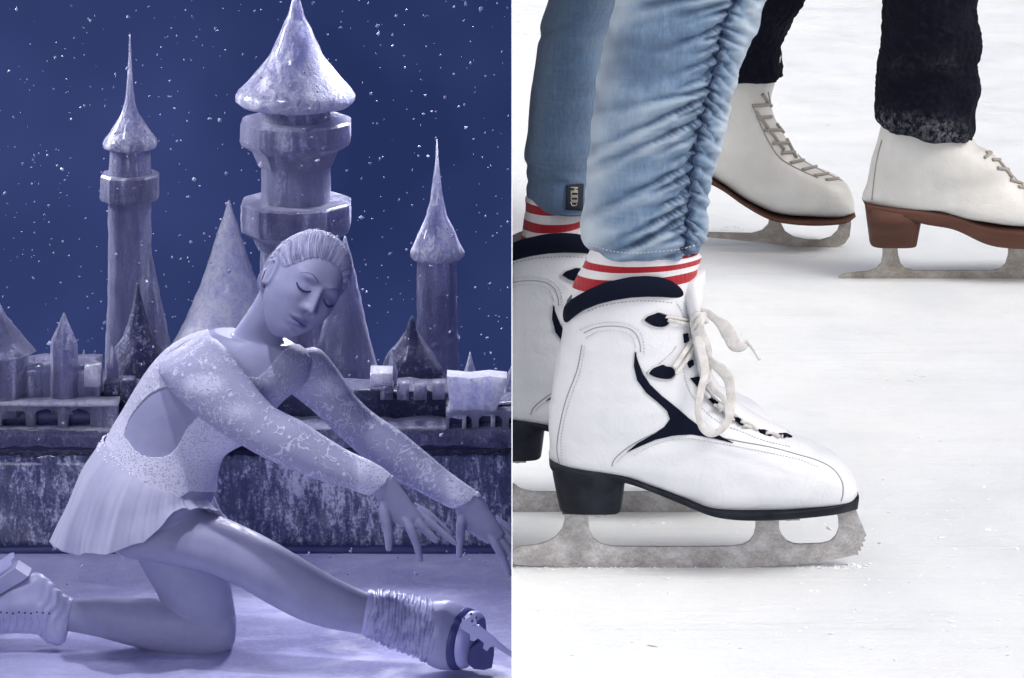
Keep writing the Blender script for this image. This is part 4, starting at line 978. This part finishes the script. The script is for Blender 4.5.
for i in range(n_-1):
    for j in range(m_):
        k = (j+1) % m_
        if keep[i, j] and keep[i, k] and keep[i+1, j] and keep[i+1, k]: Fc.append((i*m_+j, i*m_+k, (i+1)*m_+k, (i+1)*m_+j))
used = sorted({i for f in Fc for i in f}); mp = {a: b for b, a in enumerate(used)}
strand = .5 + .22*np.sin(az*83 + 4*np.sin(po*2.2)) + .18*np.sin(az*141 + 5*np.sin(po*3)) + .25*np.sin(az*33 + 2*np.sin(po*2.5)) + .15*np.sin(az*11)
hair = mesh('hair', h2w(Hp.reshape(-1, 3)[used]), [tuple(mp[i] for i in f) for f in Fc], M_hair, skater); fix_normals(hair); attr(hair, 'strand', np.clip(strand.reshape(-1)[used], 0, 1))
def hairline(Q):
    x, y, z = Q[..., 0], Q[..., 1], Q[..., 2]
    ln = .078 - .030*(np.abs(x)/.06)**2.2 - .6*np.maximum(0, -(y - .060)) - .9*np.maximum(0, .02 - y)
    ln = np.maximum(ln, -.075); ln = np.where((np.abs(x) > .05) & (y > -.02) & (y < .03), np.maximum(ln, .020), ln)
    return z - ln
SB = Bag(); rs = np.random.RandomState(77); cols = []
q = np.linspace(0, 1, 22)
for k in range(2600):
    a0 = rs.uniform(-np.pi, np.pi); pmax = rs.uniform(.9, 2.9); pp = pmax + (.22 - pmax)*q
    azr = a0 - .35*np.sin(pp*1.5) - .05*np.sin(pp*5) + .03*np.sin(pp*rs.uniform(1, 4) + rs.uniform(0, 6))
    Dd = np.cos(pp)[:, None]*bdir + np.sin(pp)[:, None]*(np.cos(azr)[:, None]*e1 + np.sin(azr)[:, None]*e2)
    Q = head_shape(Dd); hg = hairline(Q)
    ok = hg > -.003 - .004*rs.rand()
    if ok.sum() < 6: continue
    i0 = np.argmax(ok)
    if not ok[i0:].all(): continue
    Q = Q[i0:]; Dd = Dd[i0:]; hg = hg[i0:]; n = len(Q)
    lift = rs.uniform(.0002, .0016) + (rs.rand() < .03)*rs.uniform(.001, .004)
    rise_ = np.clip(hg/.030, 0, 1)**.7*(.010 + .006*np.clip(Q[:, 2]/.1, 0, 1)) + lift*np.clip(hg/.02 + .3, 0, 1)
    Q = Q + Dd*rise_[:, None]
    V, Fc = tube(h2w(Q), np.interp(np.arange(n), [0, 3, n-1], [.00015, .0006, .0005]), 4); SB.add(V, Fc); cols.append(np.full(len(V), rs.beta(2, 2)))
# short loose hairs along the hairline
ss = SB.build('hair_strands', M_hair, hair); attr(ss, 'strand', np.concatenate(cols)); ss['kind'] = 'stuff'
Bn = [(.034*math.cos(a)*(1 - a/60), -.118 - .006*math.sin(a*2) - a*.0012, -.012 + .034*math.sin(a)*(1 - a/60)) for a in np.linspace(0, 17, 120)]
bB = Bag(); bB.add(*tube(h2w(Bn), .011, 12)); bB.build('hair_bun', M_hair, hair)
# dress: bodice and sleeves follow the body, skirt hangs free
me = body.data
nor = np.empty(N_*3); me.vertex_normals.foreach_get('vector', nor); nor = nor.reshape(-1, 3)
pu, pv = proj(W)
trees = {k: BVHTree.FromPolygons(v[0].tolist(), v[1]) for k, v in PARTS.items() if k in ('torso', 'neck', 'arm_near', 'arm_far', 'thigh_front', 'thigh_rear', 'head', 'hand_near', 'hand_far')}
cand = (pv > 300) & (pv < 570) & (pu > 50)
lab = np.full(N_, '', dtype='U12')
for i in np.nonzero(cand)[0]:
    best = 1; p = Vector(W[i])
    for k, t in trees.items():
        d = t.find_nearest(p, .02)[3]
        if d is not None and d < best: best = d; lab[i] = k
def inside(u, v, poly):
    c = np.zeros(len(u), bool); n = len(poly)
    for i in range(n):
        x1, y1 = poly[i]; x2, y2 = poly[(i+1) % n]
        with np.errstate(divide='ignore', invalid='ignore'): c ^= ((y1 > v) != (y2 > v)) & (u < (x2-x1)*(v-y1)/(y2-y1 + 1e-9) + x1)
    return c
cutout = inside(pu, pv, [tuple(s[:2]) for s in smooth_px([(125,436),(128,424),(135,412),(152,394),(177,386),(190,394),(200,408),(186,429),(174,450),(160,457),(140,453)], 2, True)]) & (nor @ FW < .2)
neckline = inside(pu, pv, [(205,325),(213,338),(224,354),(236,368),(247,376),(257,377),(267,370),(276,358),(284,350),(296,345),(312,345),(320,320),(300,300),(230,300)]) 
def cloth(name, mask, off, mat, parent, dense=None):
    poly = [p.vertices[:] for p in me.polygons]; sel = [f for f in poly if all(mask[i] for i in f)]
    used = sorted({i for f in sel for i in f}); mp = {a: b for b, a in enumerate(used)}; n = len(used)
    ed = {}
    for f in sel:
        for a, b in zip(f, f[1:] + f[:1]): ed[(a, b)] = 1
    bd = [(a, b) for (a, b) in ed if (b, a) not in ed]
    edge_v = {i for e in bd for i in e}
    outer = W[used] + nor[used]*off; inner = W[used] - nor[used]*.0005
    F_ = [tuple(mp[i] for i in f) for f in sel] + [(mp[b], mp[a], mp[a] + n, mp[b] + n) for a, b in bd]
    o = mesh(name, np.concatenate([outer, inner]), F_, mat, parent)
    d = np.zeros(len(used)) if dense is None else dense[used]
    attr(o, 'dense', np.concatenate([d, d])); return o
sl_n = (lab == 'arm_near') & (pv > 336) | ((lab == 'hand_near') & (pu < 381) & (pv < 486)); sl_f = (lab == 'arm_far') | ((lab == 'hand_far') & (pv < 497))
# bare front edge of the cuff: stops at the wrist
hemv = np.interp(pu, [56, 73, 108, 144, 177, 189, 225], [540, 545, 545, 532, 500, 492, 492])
tor = ((lab == 'torso') | ((lab == 'thigh_front') & (pu < 175)) | ((lab == 'thigh_rear') & (pv < 535))) & (pv < hemv)
dn = np.clip(1 - np.hypot((pu - 205)/26, (pv - 385)/14), 0, 1)*2 + np.clip((pu - 352)/10, 0, 1)*(lab == 'arm_near') + np.clip(1 - np.hypot((pu - 238)/22, (pv - 412)/12), 0, 1)
dn = np.clip(dn, 0, 1)
cloth('sleeve', sl_n & (pu < 394), .0022, M_sleeve, skater, np.clip(dn + np.clip((pu - 356)/14, 0, .8), 0, 1))
dnf = np.clip(np.clip(1 - np.hypot((pu - 335)/22, (pv - 385)/13), 0, 1)*2 + np.clip((pu - 440)/14, 0, .9), 0, 1)
cloth('sleeve', sl_f, .0022, M_sleeve, skater, dnf)
bdn = np.clip(.35 + .65*np.clip((pv - (395 + (pu - 200)*-.1))/30, 0, 1) - np.clip((pu - 230)/40, 0, .8), 0, 1)
cloth('bodice', tor & ~cutout & ~neckline, .0034, M_bodice, skater, bdn)
# skirt
def fold(P, t, TH):
    return (t**1.2)*(.007*np.sin(TH*9 + .6*np.sin(TH*2)) + .004*np.sin(TH*17 + 1) + .0014*np.sin(TH*38 + 2*np.sin(TH*3)) + .0008*np.sin(TH*71 + 2*np.sin(TH*5)) + .004*fsum(P, 30, 6, 8)) + .0012*fsum(P, 70, 8, 7)*t
def hemup(P, t, TH):
    u, v = proj(P); vt = np.interp(u, [50, 57, 73, 108, 144, 177, 189, 202, 225], [546, 548, 555, 554, 543, 514, 505, 510, 520]); e = v[-1] - vt[-1]
    near = np.clip(-np.sin(TH)*2.5 + .2, 0, 1)
    P[..., 2] += (e[None, :]/430/.96 + .002*np.sin(TH*11))*t**1.3*near; return P
skp = rings([(206,476,104,438,.112,-.0),(208,486,93,455,.146),(212,497,81,475,.162),(216,507,71,500,.172),(221,517,62,526,.182),(226,524,56,548,.188)], YS, 90, 440, fold, hemup)
V, Fc = ring_mesh(skp, False, False); sk_ = mesh('skirt', V, Fc, M_chiffon, skater)
so_ = sk_.modifiers.new('t', 'SOLIDIFY'); so_.thickness = .0014
# rhinestone band at the waist
wb = Bag(); rb_ = np.random.RandomState(2)
for k in range(420):
    a = rb_.uniform(0, 2*np.pi); i = int(rb_.uniform(0, 9)); j = int(a/(2*np.pi)*440) % 440; p = skp[i, j]; s_ = rb_.uniform(.0012, .0030)
    c = skp[i].mean(0); d = (p - c)/np.linalg.norm(p - c)
    wb.add(p + d*.002 + np.array([(1,0,0),(-1,0,0),(0,1,0),(0,-1,0),(0,0,1),(0,0,-1)])*s_, [(0,2,4),(2,1,4),(1,3,4),(3,0,4),(2,0,5),(1,2,5),(3,1,5),(0,3,5)])
o = wb.build('waist_beads', Mat('bead', (.85, .86, 1), .25).m, sk_, smooth=False)
# front boot with its crumpled cover, sole towards us
YFt = YS - .12
fb = empty('ice_skate', at(455, 662, YFt) - root_of(skater), parent=skater); fb['label'] = 'front skate with crumpled cover, sole turned to the right'
def crum(P, t, TH):
    q = np.sin(t*74 + 2.2*np.sin(TH*2 + 1) + 1.6*np.sin(TH*3 + t*14)); q2 = np.sin(t*131 + 2.6*np.sin(TH*3 + t*8) + 2*t)
    return (.0021*q + .0015*q2 + .0016*fsum(P, 110, 8, 61))*np.clip(t*8, .15, 1)
loft('boot_cover', [(368,591,361,632,.046),(372,591,365,635,.050),(386,591,377,641,.053),(402,594,392,648,.056),(418,598,408,653,.058),(432,602,424,660,.060),(442,603,434,664,.060)], YFt, M_cover, fb, 110, 90, crum, cap0=False)
loft('cuff', [(369,590.5,361.5,632.5,.048),(371,590.5,363.5,633.5,.0495),(372.5,591,365,634.5,.049)], YFt, M_pale, fb, 8, 60, cap0=False, cap1=False)
def turn(k0, k1):
    def f(P, t, TH):
        P[..., 0] += (k0 + (k1-k0)*t)*(P[..., 1] - P[..., 1].mean()); return P
    return f
loft('boot', [(428,604,422,656,.050),(436,602,430,664,.058),(448,602,440,668,.062),(458,606,452,669,.060),(464,610,459,667.5,.056)], YFt, M_bootb, fb, 40, 64, lambda P, t, TH: .001*fsum(P, 50, 8, 5), post=turn(0, .5))
loft('welt', [(463,608.5,457,668.5,.060),(465,609,459.5,669,.061),(469,611,464,668,.060),(470,613,466,666,.057)], YFt - .004, M_bsole, fb, 10, 64, post=turn(.5, .5))
loft('sole', [(469,612,465,667,.055),(475,613,469,666,.054),(478,616,472,663,.048),(480,619,474,658,.038)], YFt - .008, M_pale, fb, 14, 64, lambda P, t, TH: .0008*fsum(P, 90, 8, 5), post=turn(.5, .5))
poly_plate([(470,645),(475,641),(483,636),(490,642),(494,651),(492,664),(484,666),(474,665),(468,660)], [], YFt - .02, .026, 'heel', M_bsole, fb)
poly_plate([(462,629),(470,625.5),(479,625),(487,631),(498,641),(512,652),(530,664),(530,667),(513,658),(500,650),(494,646),(490,647),(487,651),(483,648),(484,643),(478,638),(474,641),(470,640),(470,634)], [], YFt - .055, .0018, 'blade', M_bsteel, fb)
poly_plate([(462,620),(470,615),(476,617),(477,622),(468,625),(461,628)], [], YFt - .052, .012, 'mounting_plate', M_bsteel, fb)
B = Bag()
for (u, v) in ((464,618),(471,613.5),(476,617),(472,621)):
    p = at(u, v, YFt - .066); B.add(*tube([p, p + [0, -.004, 0]], .0026, 10, side=(1, 0, 0)))
B.build('screws', M_bsole, fb)
# rear boot, sole up
YRb = YS + .03
rbt = empty('ice_skate', at(10, 634, YRb) - root_of(skater), parent=skater); rbt['label'] = 'rear skate lying on its laces with the blade up'
RB = [(73,599,66,641,.036),(70,598,60,645,.041),(62,591,48,642,.044),(50,580,38,634,.045),(36,573,22,632,.045),(19,579,6,633,.046),(0,591,-8,634,.047),(-22,604,-28,636,.047),(-46,617,-50,640,.042),(-60,628,-63,641,.030),(-67,636,-68,640,.012)]
bt = loft('boot', RB, YRb, M_bootb, rbt, 90, 64, lambda P, t, TH: (.0012*fsum(P, 60, 8, 5) + .0014*np.exp(-((t - .14)/.10)**2)*np.sin(t*110 + 3*np.sin(TH*2 + 1) + 2*np.sin(TH*5))))
poly_plate([(17,564),(30,572.5),(24,577),(10,585),(-4,594),(-30,609),(-60,628),(-66,632),(-70,626),(-40,606),(-8,588),(-6,580)], [], YRb, .030, 'sole', M_bootb, rbt)
poly_plate([(14,552.5),(15,556),(11,560),(12,564),(8,570),(4,573),(6,577),(0,581),(-3,575),(-8,578),(-20,586),(-40,599),(-44,606),(-52,610),(-52,600),(-60,604),(-66,600),(-30,577),(0,560),(10,553)], [], YRb, .0022, 'blade', M_bsteel, rbt)
bvr = bvh_of(bt); B = Bag()
for k in range(7):
    u = 1 + k*7.2; surf_line(B, bvr, [(u, 614 + k*.4), (u + 2, 622), (u - 1, 631)], .0016, .001)
B.build('lacing', M_pale, rbt)
B = Bag()
for k in range(9):
    u = 1 + k*6; p, nn = hit(bvr, u, 612 + (k % 3)*.6, .001)
    if p is not None: B.add(*tube([p, p + nn*.001], .0024, 8, side=(1, 0, 0)))
if B.n: B.build('eyelets', M_bsole, rbt)
LEFT = [skater, castle, SNOW]
# ---- unseen stage lamps, added to light the hall
def lamp(kind, name, loc, target, energy, size, col, spot=None):
    d = bpy.data.lights.new(name, kind); d.energy = energy; d.color = col
    if kind == 'AREA': d.shape = 'DISK'; d.size = size
    if kind == 'SPOT': d.spot_size = R(spot); d.spot_blend = .6; d.shadow_soft_size = size
    o = bpy.data.objects.new(name, d); COL.objects.link(o); o.location = loc
    o.rotation_euler = (Vector(target) - Vector(loc)).to_track_quat('-Z', 'Y').to_euler(); return o
tc = at(230, 450, YS)
LC = (.87, .87, 1.0)
lamp('AREA', 'added_fill_lamp', (-1.7, 1.6, .1), tc, 96, 2.6, LC)
lamp('SPOT', 'added_rim_lamp', (-.5, 9.2, 4.2), at(280, 330, YS), 45, .3, LC, 22)
lamp('SPOT', 'added_side_lamp', (-5.6, 8.6, 1.6), tc, 260, .25, LC, 40)
lamp('SPOT', 'added_castle_lamp', (-2.6, 6.6, 3.6), at(250, 250, YW + .6), 330, .4, LC, 46)
lamp('SPOT', 'added_floor_spot', (-.9, 6.5, 4.6), (-.62, 7.26, ZL), 700, .12, LC, 15)

lamp('SPOT', 'added_back_lamp', (-2.0, 9.62, -.25), at(180, 150, YW + .6), 200, .25, LC, 70)
lamp('SPOT', 'added_back_lamp', (-.2, 9.62, -.25), at(380, 150, YW + .6), 200, .25, LC, 70)
# ============================================================ light, view, finish
w = bpy.data.worlds.new('World'); SC.world = w; w.use_nodes = True
nt = w.node_tree; bg = nt.nodes['Background']; sky = nt.nodes.new('ShaderNodeTexSky'); sky.sky_type = 'NISHITA'; sky.sun_disc = False
SUN_EL, SUN_AZ = R(50), R(118)
sky.sun_elevation = SUN_EL; sky.sun_rotation = SUN_AZ; sky.air_density = .6; sky.dust_density = 6; sky.ozone_density = .5
nt.links.new(sky.outputs[0], bg.inputs['Color']); bg.inputs['Strength'].default_value = .12
sd = bpy.data.lights.new('sun', 'SUN'); sd.energy = 1.5; sd.angle = R(24); sd.color = (.945, .975, 1)
so = bpy.data.objects.new('sun', sd); COL.objects.link(so)
dirv = Vector((math.sin(SUN_AZ)*math.cos(SUN_EL), math.cos(SUN_AZ)*math.cos(SUN_EL), math.sin(SUN_EL)))
so.rotation_euler = (-dirv).to_track_quat('-Z', 'Y').to_euler(); so.location = (2, 0, 5)
SC.view_settings.view_transform = 'Standard'; SC.view_settings.look = 'None'; SC.view_settings.gamma = 1; SC.view_settings.use_curve_mapping = False
SC.view_settings.exposure = 0.0
SC.cycles.max_bounces = 8
bpy.context.view_layer.update()
# everything stops at the partition: cut what would cross the plane x = 0
def cut_at(o, sign, x=.0004):
    me = o.data; W = world_verts_m(o)
    if sign*W[:, 0].min() > x and sign*W[:, 0].max() > x: return
    bm = bmesh.new(); bm.from_mesh(me)
    inv = o.matrix_world.inverted(); co = inv @ Vector((sign*x, 0, 0)); no = inv.to_3x3() @ Vector((sign, 0, 0))
    r = bmesh.ops.bisect_plane(bm, geom=bm.verts[:] + bm.edges[:] + bm.faces[:], plane_co=co, plane_no=no, clear_inner=True)
    bm.to_mesh(me); bm.free()
def world_verts_m(o):
    me = o.data; a = np.empty(len(me.vertices)*3); me.vertices.foreach_get('co', a); a = a.reshape(-1, 3)
    m = np.array(o.matrix_world); return a @ m[:3, :3].T + m[:3, 3]
RIGHT = [person_a, person_b, SHAVE]
def descend(o):
    yield o
    for c in o.children: yield from descend(c)
def cut_tree(rt, sign):
    for o in list(descend(rt)):
        if o.type != 'MESH': continue
        W = world_verts_m(o)*sign
        if W[:, 0].max() < .0005:
            bpy.data.objects.remove(o)
        elif W[:, 0].min() < .0004: cut_at(o, sign)
for r_ in RIGHT: cut_tree(r_, 1)
for r_ in LEFT: cut_tree(r_, -1)
